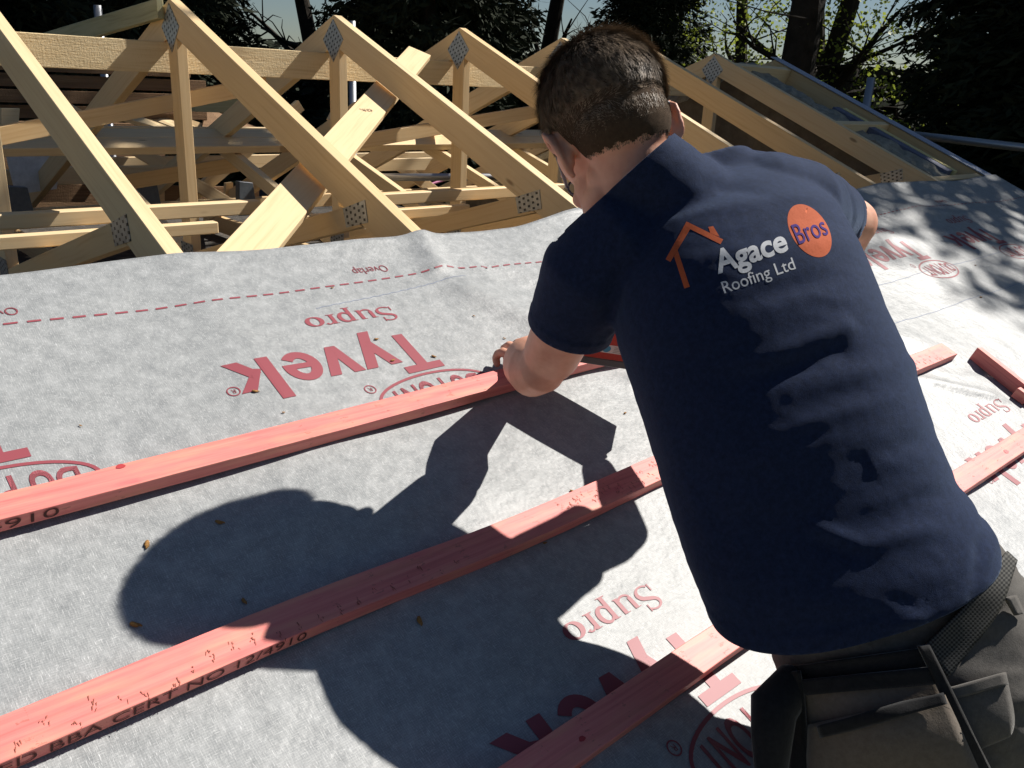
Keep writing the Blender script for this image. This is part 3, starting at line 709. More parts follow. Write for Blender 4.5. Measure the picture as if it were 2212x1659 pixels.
# ------------------------------------------------------------------ litter on the sheet
BUD = noisy('dry_bud_brown', (.22, .10, .03), (.40, .22, .07), 300, .7, .001)
def bud(x, s, ang, L, i, lab):
    bm = bmesh.new(); d = Vector((math.cos(ang), 0, 0))+DWN*math.sin(ang); n2 = NRM.cross(d)
    c = RM(x, s, .0022)
    ellipsoid(bm, c, [n2*L*.26, NRM*L*.16, d*L*.5], 8, 6); ellipsoid(bm, c+d*L*.35+n2*L*.15, [n2*L*.16, NRM*L*.1, d*L*.42], 6, 5)
    for v in bm.verts: v.co += Vector((noise.noise(v.co*300), noise.noise(v.co*310+Vector((5, 5, 5))), 0))*L*.08
    o = bm_obj('bud_scale', bm, BUD, smooth=True); tag(o, lab, 'bud scale', 'brown bud scales scattered on the sheet')
spots = [((-0.6238, -1.7580, -0.7151), .6, .014, 'brown bud scale at the foot of the printed letter k'), ((-0.3390, -1.7484, -0.7112), 0, .013, 'brown bud scale on the bar of the printed letter y'),
 ((-0.3354, -1.6868, -0.6861), .3, .012, 'brown bud scale above the printed letter y'), ((-0.2506, -1.7590, -0.7156), .9, .013, 'pale brown bud scale beside the printed letter T'),
 ((-0.0807, -1.6737, -0.6807), 1.2, .008, 'tiny dark bud scale on the sheet above the left hand'), ((-0.3319, -1.5214, -0.6185), .2, .008, 'tiny bud scale on the dashed red line'),
 ((-0.0620, -1.7533, -0.7132), 1, .008, 'tiny bud scale just above the fingertips'), ((-0.6047, -1.8175, -0.7395), .5, .007, 'tiny dark speck above the top batten at centre'),
 ((-0.7952, -1.9841, -0.8076), .8, .016, 'brown bud scale in the shadow of the head'), ((-0.8934, -1.9814, -0.8065), 2.2, .017, 'reddish bud scale at the edge of the head shadow'),
 ((-0.9516, -2.0869, -0.8496), .9, .018, 'brown bud scale low in the head shadow'), ((-0.8195, -2.1068, -0.8577), 1.6, .013, 'small bud scale in the shadow above the middle batten'),
 ((-0.6266, -2.2280, -0.9072), 2.0, .018, 'orange brown bud scale in the arm shadow below the middle batten'), ((0.0341, -2.0154, -0.8203), .1, .010, 'bud scale on the sunlit sheet beside the torso'),
 ((1.8720, -2.0031, -0.8153), .4, .016, 'bud scale on the bright sheet at far right'), ((2.1670, -1.8629, -0.7580), .4, .012, 'smaller bud scale near the right printed oval'),
 ((-0.3565, -2.1963, -0.8943), .3, .010, 'bud scale hidden in shade below the middle batten'), ((-0.2287, -2.1299, -0.8671), 1.0, .012, 'bud scale on the shaded top of the middle batten'),
 ((0.1440, -1.7320, -0.7045), 1.0, .006, 'tiny speck'), ((-0.8960, -1.7499, -0.7119), 1.0, .006, 'tiny dark speck at the far left of the sheet')]
for i, (p, a, L, lab) in enumerate(spots):
    if lab == 'tiny speck': continue
    p = Vector(p); bud(p.x, p.dot(DWN), a, L*.72, i, lab)

# ================================================================== the roofer
PV = (-0.2481, -2.6969, -0.8875)
man = empty('person', PV, 'roofer in a navy printed t-shirt and dark trousers, leaning over the battens', 'person')
SKIN = mat('skin', (.60, .34, .25), .5, .4)
a = N(SKIN); g1 = a.noise(a.coord('Object'), 26, 4); g2_ = a.noise(a.coord('Object'), 420, 3)
a.l(a.ramp(g1, [(.3, (.60, .285, .19)), (.7, (.74, .41, .285))]), a.b.inputs['Base Color']); a.l(a.bump(g2_, .25, .0006), a.b.inputs['Normal'])
a.b.inputs['Subsurface Weight'].default_value = .12; a.b.inputs['Subsurface Radius'].default_value = (1, .35, .2); a.b.inputs['Subsurface Scale'].default_value = .006
def fabric(name, c1, c2, wv=700, rough=.9, sheen=.3, shade=(1, 1, 1)):
    m = mat(name, c1, rough, .15); a = N(m)
    g = a.noise(a.coord('Object'), 140, 5, .7); b = a.noise(a.coord('Object'), wv, 2, .8); c = a.noise(a.coord('Object'), 9, 3)
    col = a.ramp(g, [(.3, c1), (.7, c2)]); col = a.mix(a.math('MULTIPLY', c, .35), col, tuple(x*.75 for x in c1)); a.l(col, a.b.inputs['Base Color'])
    a.b.inputs['Sheen Weight'].default_value = sheen; a.b.inputs['Sheen Roughness'].default_value = .45; a.b.inputs['Sheen Tint'].default_value = (*shade, 1)
    a.l(a.bump(b, .5, .0008, a.bump(g, .35, .001)), a.b.inputs['Normal']); return m
NAVY = fabric('navy_cotton', (.009, .015, .038), (.018, .030, .076), 900, .9, .18, (.5, .68, 1))
TROUS = fabric('charcoal_workwear', (.090, .083, .075), (.138, .128, .116), 700, .9, .2)
WEB = mat('black_webbing', (.05, .05, .045), .7, .3)
a = N(WEB); ck = a.n('TexChecker', Scale=330.0); a.l(a.coord('UV', (1, 1, 1)), ck.inputs['Vector']); a.l(a.mix(ck.outputs['Fac'], (.016, .016, .015), (.085, .083, .075)), a.b.inputs['Base Color']); a.l(a.bump(ck.outputs['Fac'], .9, .0015), a.b.inputs['Normal'])
BLACKF = fabric('black_binding', (.010, .010, .011), (.022, .022, .023), 600, .9, .3)
SUEDE = fabric('tan_suede', (.125, .100, .078), (.175, .145, .115), 300, .95, .3)

v = lambda *p: Vector(p)
e_ = Vector((0.8507, -0.3840, 0.2511)).normalized(); gg = Vector((0.4687, 0.6090, -0.6309)); gg = (gg-e_*gg.dot(e_)).normalized(); hh = e_.cross(gg)
HM = Vector((-0.2587, -2.1873, -0.2788)); HS = 1.06
def HP(x, y, z): return HM+(e_*x+gg*y+hh*z)*HS
def HE(bm, c, r, tilt=0, seg=24, rings=14):
    ellipsoid(bm, HP(*c), [e_*r[0]*HS, gg*r[1]*HS, hh*r[2]*HS], seg, rings)
# --- torso frame rings: (left silhouette, right silhouette, normal, back depth, front depth)
rings = [
 ((-0.3715, -2.5212, -0.8512), (-0.0779, -2.7510, -0.7590), (-0.6408, -0.7246, -0.1919), .135, .12),
 ((-0.3705, -2.4909, -0.8159), (-0.0752, -2.7209, -0.7207), (-0.6620, -0.7250, 0.1305), .125, .12),
 ((-0.3676, -2.4485, -0.7518), (-0.0809, -2.6661, -0.6777), (-0.6403, -0.6852, 0.3478), .112, .12),
 ((-0.3549, -2.3999, -0.6857), (-0.0635, -2.6141, -0.6256), (-0.6023, -0.6370, 0.4323), .130, .11),
 ((-0.3443, -2.3483, -0.6172), (-0.0406, -2.5625, -0.5638), (-0.5911, -0.6205, 0.4889), .136, .08),
 ((-0.3344, -2.2961, -0.5491), (-0.0210, -2.4948, -0.5047), (-0.5873, -0.6150, 0.5077), .152, .06),
 ((-0.3212, -2.2516, -0.4906), (0.0058, -2.4359, -0.4503), (-0.5873, -0.6150, 0.5077), .158, .05),
 ((-0.2926, -2.2111, -0.4408), (0.0292, -2.3721, -0.3921), (-0.5911, -0.6205, 0.4889), .152, .05),
 ((-0.2451, -2.1908, -0.3966), (0.0331, -2.3155, -0.3570), (-0.6004, -0.6342, 0.4417), .130, .05),
 ((-0.1942, -2.1821, -0.3697), (0.0140, -2.2647, -0.3332), (-0.6097, -0.6480, 0.3945), .110, .05),
 ((-0.1615, -2.1732, -0.3477), (-0.0209, -2.2277, -0.3086), (-0.6153, -0.6562, 0.3662), .110, .05)]
def ring_loft(bm, rings, shrink=0.0, seg=48, ex=.85):
    rs = []
    for (L, Rr, n, tb, tf) in rings:
        L = Vector(L); Rr = Vector(Rr); n = Vector(n).normalized(); c = (L+Rr)/2; w_ = (Rr-L)/2; n = (n-w_.normalized()*n.dot(w_.normalized())).normalized()
        w_ = w_*(1-shrink/w_.length); ring = []
        for k in range(seg):
            t = 2*math.pi*k/seg; cs, sn = math.cos(t), math.sin(t)
            x = math.copysign(abs(cs)**ex, cs); y = math.copysign(abs(sn)**ex, sn)
            ring.append(bm.verts.new(c+w_*x+n*((tb if y > 0 else tf)-shrink)*y))
        rs.append(ring)
    for a, b in zip(rs[:-1], rs[1:]):
        for k in range(seg): bm.faces.new((a[k], a[(k+1) % seg], b[(k+1) % seg], b[k]))
    bm.faces.new(rs[0][::-1]); bm.faces.new(rs[-1])
def body_mesh():
    bm = bmesh.new()
    # skull and face
    HE(bm, (0, -.012, .042), (.078, .098, .080)); HE(bm, (0, .030, .026), (.070, .075, .078)); HE(bm, (0, .045, -.035), (.062, .055, .060))
    HE(bm, (0, .052, -.070), (.052, .048, .042)); HE(bm, (0, .092, -.098), (.024, .018, .018), seg=14, rings=8)
    HE(bm, (0, .105, -.012), (.009, .020, .028), seg=12, rings=8); HE(bm, (0, .124, -.030), (.014, .014, .010), seg=12, rings=8)
    HE(bm, (0, .096, .028), (.055, .016, .014)); HE(bm, (0, .102, -.062), (.024, .012, .010)); HE(bm, (0, .062, -.035), (.066, .030, .024))
    HE(bm, (-.044, .034, -.062), (.020, .045, .024)); HE(bm, (.044, .034, -.062), (.020, .045, .024))
    HE(bm, (0, -.040, .0), (.066, .058, .060))
    # ears: helix tube, antihelix plate and lobe
    for s in (-1, 1):
        o = (.0705 if s < 0 else .078)*s; pr = .85 if s < 0 else .62
        pts = []
        for i in range(13):
            t = math.radians(-60+i*25); pts.append(HP(o+s*(.012+.006*math.cos(t-1.2)), -.010-.016*math.cos(t)*1.0+.004, .004+.031*math.sin(t)+(.0)))
        hx = [HP(o+s*pr*0.0064, .010, .006), HP(o+s*pr*0.0145, .012, .022), HP(o+s*pr*0.0199, .004, .034), HP(o+s*pr*0.0253, -.009, .034), HP(o+s*pr*0.0280, -.019, .022), HP(o+s*pr*0.0253, -.021, .006), HP(o+s*pr*0.0186, -.015, -.010), HP(o+s*pr*0.0118, -.006, -.022), HP(o+s*pr*0.0051, .001, -.031)]
        tubes(bm, hx, [.0036, .0042, .0044, .0044, .0044, .0042, .0042, .0050, .0054], 10)
        ellipsoid(bm, HP(o+s*.012, -.008, .004), [e_*.0045+gg*s*.002, gg*.016-e_*s*.006, hh*.030], 12, 8)
        HE(bm, (o+s*.002, -.004, -.002), (.009, .012, .022), seg=12, rings=8)
    # neck
    tubes(bm, [HP(0, -.030, .015), HP(0, -.022, -.03), HP(0, -.008, -.065), (-0.2388, -2.2308, -0.3314), (-0.2010, -2.2389, -0.3653), (-0.1652, -2.2675, -0.4010)], [.056, .056, .054, .052, .052, .056], 28, wdir=e_, flat=.95)
    tubes(bm, [HP(-.028, .0, -.045), (-0.2504, -2.1951, -0.3550), (-0.2166, -2.2286, -0.3896)], [.032, .036, .046], 20, wdir=e_)
    tubes(bm, [HP(.035, .0, -.05), (-0.1880, -2.2346, -0.3463), (-0.1452, -2.2566, -0.3694)], [.028, .032, .044], 20, wdir=e_)
    # trunk under the shirt
    ring_loft(bm, [(r_[0], r_[1], r_[2], r_[3], r_[4]) for r_ in rings[1:]], .026)
    # pelvis and legs
    ring_loft(bm, pelvis[1:], .040)
    for lg in legs: tubes(bm, [Vector(p) for p in lg[:5]], [.070, .064, .050, .043, .034], 20)
    # arms
    tubes(bm, [(-0.2629, -2.2453, -0.4240), (-0.3057, -2.2274, -0.4400), (-0.2895, -2.1483, -0.5462), (-0.2595, -2.0899, -0.6231)], [.060, .056, .050, .047], 24)
    tubes(bm, [(-0.2595, -2.0899, -0.6231), (-0.2611, -2.0719, -0.6494), (-0.2472, -2.0404, -0.6623), (-0.2287, -2.0023, -0.6677), RF(-.112, 2.036, .098), RF(-.118, 2.012, .072)], [.043, .047, .052, .049, .032, .027], 24, flat=.9)
    tubes(bm, [(-0.0589, -2.3208, -0.3657), (-0.0000, -2.3414, -0.3697), (0.1321, -2.3229, -0.3912), (0.2187, -2.3241, -0.4068)], [.052, .050, .047, .044], 24)
    tubes(bm, [(0.2187, -2.3241, -0.4068), (0.2318, -2.3151, -0.4228), (0.1834, -2.2615, -0.4811), (0.1257, -2.1862, -0.5576), (0.1020, -2.1565, -0.5872)], [.043, .045, .043, .031, .027], 22)
    # left hand
    ellipsoid(bm, RF(-.116, 2.004, .053), [Vector((.041, 0, 0)), DWN*.040+NRM*.008, NRM*.019], 20, 12)
    for i, (x, s1, r) in enumerate(((-.150, .004, .0092), (-.124, -.010, .0098), (-.100, -.012, .0100), (-.077, -.004, .0096))):
        L = (.9, 1.0, 1.05, .98)[i]; sp = (-.003, -.001, .001, .004)[i]
        tubes(bm, [RF(x+.004, 2.004, .052), RF(x, 1.990+s1, .0570), RF(x+sp, 1.975+s1, .053), RF(x+sp, 1.966+s1*L, .041), RF(x+sp, 1.968, .030), RF(x+sp, 1.976, .021)], [r*1.1, r*1.12, r*1.02, r, r*.92, r*.85], 12)
    tubes(bm, [RF(-.105, 2.020, .060), RF(-.078, 2.030, .052), RF(-.064, 2.034, .038), RF(-.060, 2.036, .022)], [.013, .011, .0100, .0085], 12)
    # right hand gripping the tool
    q = Vector((0.0875, -2.1391, -0.6095)); ex = Vector((0.0316, -2.0808, -0.6574))-q; ex.normalize(); ny = NRM; sx = ex.cross(ny).normalized()
    ellipsoid(bm, q+ex*.012, [ex*.044, sx*.040, ny*.015], 20, 12)
    for i, o in enumerate((-.031, -.011, .010, .030)):
        r = (.0095, .0095, .009, .008)[i]
        tubes(bm, [q+sx*o+ex*.025, q+sx*o+ex*.055+ny*.002, q+sx*o+ex*.074-ny*.016, q+sx*o+ex*.066-ny*.036, q+sx*o+ex*.046-ny*.042], [r*1.1, r*1.1, r, r*.95, r*.85], 12)
    tubes(bm, [q-sx*.030-ex*.01, q-sx*.048+ex*.015-ny*.012, q-sx*.046+ex*.040-ny*.026], [.012, .011, .009], 12)
    return remeshed(bm, .0032, 5, 'body')
# hips and legs (standing on the scaffold boards below the eaves)
pelvis = [
 ((-0.3388, -2.5306, -0.8069), (-0.0851, -2.7298, -0.7285), (-0.6678, -0.7387, 0.0296), .10, .10),
 ((-0.3042, -2.5698, -0.8822), (-0.0404, -2.7707, -0.7878), (-0.6634, -0.7400, -0.0557), .118, .10),
 ((-0.3086, -2.6029, -0.9300), (-0.0315, -2.8074, -0.8473), (-0.6661, -0.7414, -0.0336), .135, .10),
 ((-0.3095, -2.6209, -1.0000), (-0.0249, -2.8307, -0.9138), (-0.6688, -0.7428, -0.0114), .135, .10),
 ((-0.2960, -2.6311, -1.0860), (-0.0010, -2.8496, -0.9979), (-0.6688, -0.7428, -0.0114), .120, .10)]
hipL = Vector((-0.2370, -2.6863, -1.0258)); hipR = Vector((-0.0937, -2.7880, -0.9892))
legs = []
for hp, dx in ((hipL, -.03), (hipR, .05)):
    ft = Vector((hp.x+dx, -3.16, -1.70)); kn = (hp+ft)/2+Vector((0, .01, .03))
    legs.append([hp, (hp*.5+kn*.5), kn, (kn*.5+ft*.5)+Vector((0, -.02, 0)), ft])
BODY = body_mesh(); BO = link('body', BODY, SKIN); attach(BO, man)

# --- t-shirt
def wr(p, segs):
    d = 0
    for a, b, wd, amp in segs:
        ab = b-a; t = max(0, min(1, (p-a).dot(ab)/ab.length_squared)); q = (p-a-ab*t).length
        if q < wd*3: d += amp*math.exp(-(q/wd)**2)*min(1, .25+4*min(t, 1-t))
    return d
WR = [(Vector(a), Vector(b), wd, amp) for a, b, wd, amp in (
 # upper back / shoulder folds
 ((-0.1989, -2.2511, -0.3109), (-0.2338, -2.3129, -0.3570), .014, -.003), ((-0.1640, -2.2534, -0.3083), (-0.1965, -2.3163, -0.3522), .012, .004), ((-0.2009, -2.2047, -0.3391), (-0.2377, -2.2966, -0.3913), .012, .007),
 ((-0.2579, -2.1883, -0.3555), (-0.2857, -2.2398, -0.3965), .012, .009), ((-0.2460, -2.2006, -0.3579), (-0.2747, -2.2647, -0.3967), .010, -.008), ((-0.2813, -2.1748, -0.3728), (-0.2625, -2.2023, -0.3635), .011, .008),
 ((-0.1006, -2.2644, -0.2986), (0.0165, -2.3379, -0.3147), .012, -.006), ((-0.1101, -2.3056, -0.3124), (0.0195, -2.3747, -0.3558), .012, .006), ((-0.0032, -2.3169, -0.3094), (0.0451, -2.3801, -0.3777), .010, -.006),
 ((-0.2183, -2.3240, -0.3500), (-0.1660, -2.3825, -0.3705), .016, -.005), ((-0.0583, -2.3969, -0.4026), (-0.0105, -2.4529, -0.4874), .014, .002),
 # mid back drapes
 ((-0.1570, -2.4653, -0.4659), (-0.2705, -2.4264, -0.4847), .014, -.005), ((-0.0472, -2.4930, -0.5221), (-0.2908, -2.4633, -0.5414), .013, .006), ((-0.0473, -2.5049, -0.5470), (-0.3131, -2.4679, -0.5641), .014, -.007),
 ((-0.2706, -2.5228, -0.5658), (-0.0843, -2.5304, -0.5818), .014, .005), ((-0.1588, -2.5476, -0.6118), (-0.3236, -2.5234, -0.6099), .012, .004), ((-0.0412, -2.5430, -0.6150), (-0.2522, -2.5889, -0.6687), .016, .004),
 ((-0.2467, -2.5808, -0.6409), (-0.0759, -2.6004, -0.6515), .012, -.004), ((-0.3084, -2.6167, -0.6849), (-0.1288, -2.6365, -0.6790), .013, .004), ((-0.1080, -2.5685, -0.6476), (-0.1289, -2.6691, -0.7477), .014, .004),
 # waist folds at lower right
 ((-0.3332, -2.6100, -0.6891), (-0.2954, -2.6671, -0.7045), .010, .005), ((-0.2954, -2.6671, -0.7045), (-0.1952, -2.6904, -0.7092), .012, .006), ((-0.3388, -2.6242, -0.6997), (-0.3132, -2.6832, -0.7124), .012, -.003),
 ((-0.0078, -2.5998, -0.6689), (-0.1410, -2.7361, -0.7601), .010, -.008), ((-0.0300, -2.6343, -0.6937), (-0.1168, -2.7436, -0.7587), .009, .007), ((-0.0286, -2.5845, -0.6474), (-0.1552, -2.7155, -0.7446), .012, .006),
 ((-0.0450, -2.6453, -0.6854), (-0.2096, -2.7481, -0.7674), .010, -.006), ((-0.3286, -2.7141, -0.7465), (-0.2932, -2.7553, -0.7639), .010, .003), ((-0.3253, -2.7006, -0.7424), (-0.2857, -2.7459, -0.7598), .008, -.0015),
 ((-0.3227, -2.7334, -0.7757), (-0.2849, -2.7617, -0.7609), .008, .006), ((-0.2837, -2.7524, -0.7696), (-0.1524, -2.7494, -0.7494), .010, .005),
 ((-0.3865, -2.5537, -0.7057), (-0.4143, -2.5619, -0.8078), .014, .004), ((-0.3563, -2.5685, -0.6776), (-0.4150, -2.6123, -0.7932), .014, -.003), ((-0.3408, -2.4591, -0.6607), (-0.3859, -2.5440, -0.7753), .014, .003),
 # left sleeve
 ((-0.3013, -2.1374, -0.4249), (-0.3066, -2.1697, -0.5029), .011, .006), ((-0.3030, -2.1628, -0.4207), (-0.3006, -2.2015, -0.4970), .012, -.006), ((-0.3089, -2.1155, -0.4849), (-0.3021, -2.1854, -0.5576), .009, .004), ((-0.3232, -2.2636, -0.4286), (-0.3347, -2.2670, -0.5191), .014, -.008),
 ((-0.3100, -2.2206, -0.4644), (-0.3073, -2.2371, -0.5548), .010, .006))]
def cut(bm, co, no, reg, rad):
    co = Vector(co); no = Vector(no).normalized(); reg = Vector(reg)
    fs = [f for f in bm.faces if (f.calc_center_median()-reg).length < rad]
    es = {e for f in fs for e in f.edges}; vs = {x for f in fs for x in f.verts}
    bmesh.ops.bisect_plane(bm, geom=fs+list(es)+list(vs), plane_co=co, plane_no=no, clear_outer=True)
def shirt():
    bm = bmesh.new(); ring_loft(bm, [(Vector(rings[0][0])*1+Vector((0.0008, -0.0013, -0.0316)), Vector(rings[0][1])+Vector((0.0083, -0.0080, -0.0311)), (-0.6272, -0.7176, -0.3027), .140, .125)]+rings)
    tubes(bm, [(-0.2442, -2.2532, -0.4041), (-0.2993, -2.2401, -0.4085), (-0.3204, -2.2149, -0.4576), (-0.3128, -2.1830, -0.5277), (-0.2983, -2.1563, -0.5802)], [.070, .075, .072, .066, .064], 30)
    tubes(bm, [(-0.0691, -2.3327, -0.3498), (-0.0217, -2.3550, -0.3645), (0.0596, -2.3390, -0.3786), (0.1330, -2.3243, -0.3926), (0.1696, -2.3181, -0.3989)], [.066, .070, .068, .061, .060], 30)
    tubes(bm, [(-0.2022, -2.2127, -0.3585), (-0.2536, -2.2058, -0.3837), (-0.2982, -2.2031, -0.4045)], [.040, .052, .060], 20); tubes(bm, [(-0.0565, -2.2583, -0.3209), (-0.0193, -2.2982, -0.3318), (0.0106, -2.3363, -0.3533)], [.040, .046, .056], 20)
    tubes(bm, [(-0.2850, -2.2279, -0.2940), (-0.2708, -2.2412, -0.3094), (-0.2511, -2.2506, -0.3268), (-0.2204, -2.2652, -0.3523), (-0.1867, -2.2894, -0.3827)], [.067, .069, .074, .080, .078], 28, wdir=e_)
    me = remeshed(bm, .0048, 9, 'shirt', .55)
    bm = bmesh.new(); bm.from_mesh(me); bpy.data.meshes.remove(me); bm.normal_update()
    hemc = (Vector(rings[0][0])+Vector(rings[0][1]))/2+Vector((-0.0022, -0.0033, -0.0113)); hemn = Vector((0.2923, -0.1770, -0.9393)); hemc = Vector(rings[0][0])
    SLP = [(Vector((-0.3048, -2.1703, -0.5462)), (Vector((-0.2983, -2.1563, -0.5802))-Vector((-0.3129, -2.1975, -0.4824))).normalized(), 0), (Vector((0.1506, -2.3158, -0.3949)), (Vector((0.2020, -2.3209, -0.4022))-Vector((0.0973, -2.3160, -0.3840))).normalized(), 0)]
    offs = []; tv = BVHTree.FromBMesh(bm); SEG = []
    for a_, b_, wd, amp in WR:
        P = [tv.find_nearest(a_.lerp(b_, t/4))[0] for t in range(5)]; SEG.append((P, wd, amp))
    def wr(p, S):
        d = 0
        for P, wd, amp in S:
            if (p-P[2]).length > (P[0]-P[4]).length*.5+wd*3: continue
            bq, bt = 9, 0
            for i in range(4):
                ab = P[i+1]-P[i]; t = max(0, min(1, (p-P[i]).dot(ab)/max(1e-9, ab.length_squared))); q = (p-P[i]-ab*t).length
                if q < bq: bq, bt = q, (i+t)/4
            if bq < wd*3: d += amp*math.exp(-(bq/wd)**2)*math.sin(math.pi*min(1, max(0, .06+bt*.88)))**.7
        return d*.68
    for p in bm.verts:
        c = p.co; d = wr(c, SEG)
        n1 = noise.noise(Vector((c.dot(R_)*6+c.dot(U_)*14, c.dot(U_)*16-c.dot(R_)*7, 3))); n2 = noise.noise(Vector((c.dot(R_)*16, c.dot(U_)*34, 8))); n3 = noise.noise(c*70)
        hd = (c-hemc).dot(hemn.normalized())
        if -.021 < hd < .01: d += .0012
        for sp_, sn_, sw_ in SLP:
            q_ = (c-sp_).dot(sn_)
            if -.020 < q_ < .01 and (c-sp_).length < .10: d += .0013
        d += n1*.0009+(1-abs(n2)*2)*.0006+n3*.0003
        offs.append(p.normal*d)
    for p, o in zip(bm.verts, offs): p.co += o
    cut(bm, hemc, hemn, (Vector(rings[0][0])+Vector(rings[0][1]))/2, .40)
    # sleeves
    sl = Vector((-0.2927, -2.1556, -0.5678)); cut(bm, Vector((-0.3048, -2.1703, -0.5462)), Vector((-0.2983, -2.1563, -0.5802))-Vector((-0.3129, -2.1975, -0.4824)), sl, .090)
    sr = Vector((0.2257, -2.2874, -0.4070)); cut(bm, Vector((0.1506, -2.3158, -0.3949)), Vector((0.2020, -2.3209, -0.4022))-Vector((0.0973, -2.3160, -0.3840)), sr, .125)
    # neck opening
    nk = Vector((-0.2374, -2.2010, -0.3117)); cut(bm, Vector((-0.2955, -2.2601, -0.3063)), (-0.3901, 0.6035, 0.6859), nk, .16)
    me = bpy.data.meshes.new('shirt'); bm.to_mesh(me); bm.free(); me.polygons.foreach_set('use_smooth', [True]*len(me.polygons))
    return me
def collar(me, near, rad):
    bm = bmesh.new(); bm.from_mesh(me)
    es = [e for e in bm.edges if e.is_boundary and (e.verts[0].co-near).length < rad]
    adj = {}
    for e in es:
        for a_, b_ in ((e.verts[0], e.verts[1]), (e.verts[1], e.verts[0])): adj.setdefault(a_.index, []).append(b_)
    if not adj: bm.free(); return None
    bm.verts.ensure_lookup_table(); best = []
    seen = set()
    for st in list(adj):
        if st in seen: continue
        loop = [bm.verts[st]]; seen.add(st)
        while True:
            nx = [q for q in adj[loop[-1].index] if q.index not in seen]
            if not nx: break
            loop.append(nx[0]); seen.add(nx[0].index)
        if len(loop) > len(best): best = loop
    P = [q.co.copy() for q in best][::2]
    for _ in range(6): P = [(P[i-1]+P[i]*2+P[(i+1) % len(P)])/4 for i in range(len(P))]
    bm.free(); o = bmesh.new(); tubes(o, P+[P[0], P[1]], [.0042]*(len(P)+2), 8, cap=False); return o
SM = shirt(); SH = link('tshirt', SM, NAVY); attach(SH, man)
cb = collar(SM, Vector((-0.2289, -2.2123, -0.3187)), .15)
if cb: bm_obj('collar', cb, NAVY, SH, True)
sd = SH.modifiers.new('cloth', 'SOLIDIFY'); sd.thickness = .0022; sd.offset = -1
# --- prints on the back
bmS = bmesh.new(); bmS.from_mesh(SM); bmS.normal_update(); bvh = BVHTree.FromBMesh(bmS)
def PX(x, y): return CAM+F_*1.0+R_*((x-1106.0)/1869.58)-U_*((y-829.5)/1869.58)
def on_shirt(p, lift=.0004):
    d = (p-CAM).normalized(); h = bvh.ray_cast(CAM, d)
    if h[0] is None: return p
    return h[0]-d*lift+h[1]*0.0
def q1(x, y): return (1426.4+.19842*x, 406+.19842*y)
def decal(name, bm, m, L=.0035):
    refine(bm, L); nn = []; bmS.faces.ensure_lookup_table(); vis = []
    for w_ in bm.verts:
        d = (w_.co-CAM).normalized(); h = bvh.ray_cast(CAM, d); w_.co = on_shirt(w_.co)
        q = Vector((0, 0, 0))
        if h[0] is not None:
            for x_ in bmS.faces[h[2]].verts: q += x_.normal/(.0008+(x_.co-h[0]).length)
        nn.append(q.normalized() if q.length > 0 else -d)
    for f in bm.faces:
        if f.normal.dot(F_) > 0: f.normal_flip()
    me = bpy.data.meshes.new(name); bm.normal_update(); 
    fl = [f for f in bm.faces if f.normal.dot(F_) > 0]
    for f in fl: f.normal_flip()
    bm.to_mesh(me); bm.free(); me.polygons.foreach_set('use_smooth', [True]*len(me.polygons)); me.normals_split_custom_set_from_vertices([tuple(q) for q in nn])
    attach(link(name, me, m), SH)
def affine_text(txt, o, rgt, up, offset, name, m):
    bm = text_polys(txt, offset, 5); b = bounds(text_polys('A', offset)); B = bounds(bm); H_ = b[3]
    O = q1(*o); Rt = q1(*rgt); Up = q1(*up)
    for w_ in bm.verts:
        t = (w_.co.x-B[0])/(B[1]-B[0]); y = w_.co.y/H_
        w_.co = PX(O[0]+(Rt[0]-O[0])*t+(Up[0]-O[0])*y, O[1]+(Rt[1]-O[1])*t+(Up[1]-O[1])*y)
    decal(name, bm, m)
PRW = noisy('print_white', (.52, .53, .55), (.62, .63, .65), 300, .75, .0004, .12); PRO = noisy('print_orange', (.44, .095, .035), (.52, .12, .05), 300, .75, .0004, .10); PRB = mat('print_violet', (.085, .055, .20), .85, .04)
affine_text('Agace', (625, 930), (1400, 672), (555, 690), .028, 'back_print', PRW)
affine_text('Roofing Ltd', (700, 1148), (1478, 878), (655, 1025), .004, 'back_print', PRW)
circ = [(1625+245*math.cos(t)*.98, 465+122*math.cos(t)+262*math.sin(t)) for t in [2*math.pi*i/56 for i in range(56)]]
bm = bmesh.new(); c0 = bm.verts.new(PX(*q1(1625, 465))); ring = [bm.verts.new(PX(*q1(*p))) for p in circ]
for i in range(56): bm.faces.new((c0, ring[i], ring[(i+1) % 56]))
decal('back_print', bm, PRO)
on0 = on_shirt
on_shirt = lambda p, lift=.0012: on0(p, .0016)
affine_text('Bros', (1512, 612), (1838, 500), (1420, 405), .002, 'back_print', PRB)
on_shirt = on0
bm = bmesh.new()
for poly in ([(58, 775), (110, 805), (325, 448), (285, 365)], [(285, 365), (325, 448), (655, 612), (684, 560)], [(522, 425), (575, 415), (645, 530), (600, 515), (545, 490)], [(150, 745), (188, 675), (320, 1075), (262, 1095)]):
    bm.faces.new([bm.verts.new(PX(*q1(*p))) for p in poly])
decal('back_print', bm, PRO)
bmS.free()

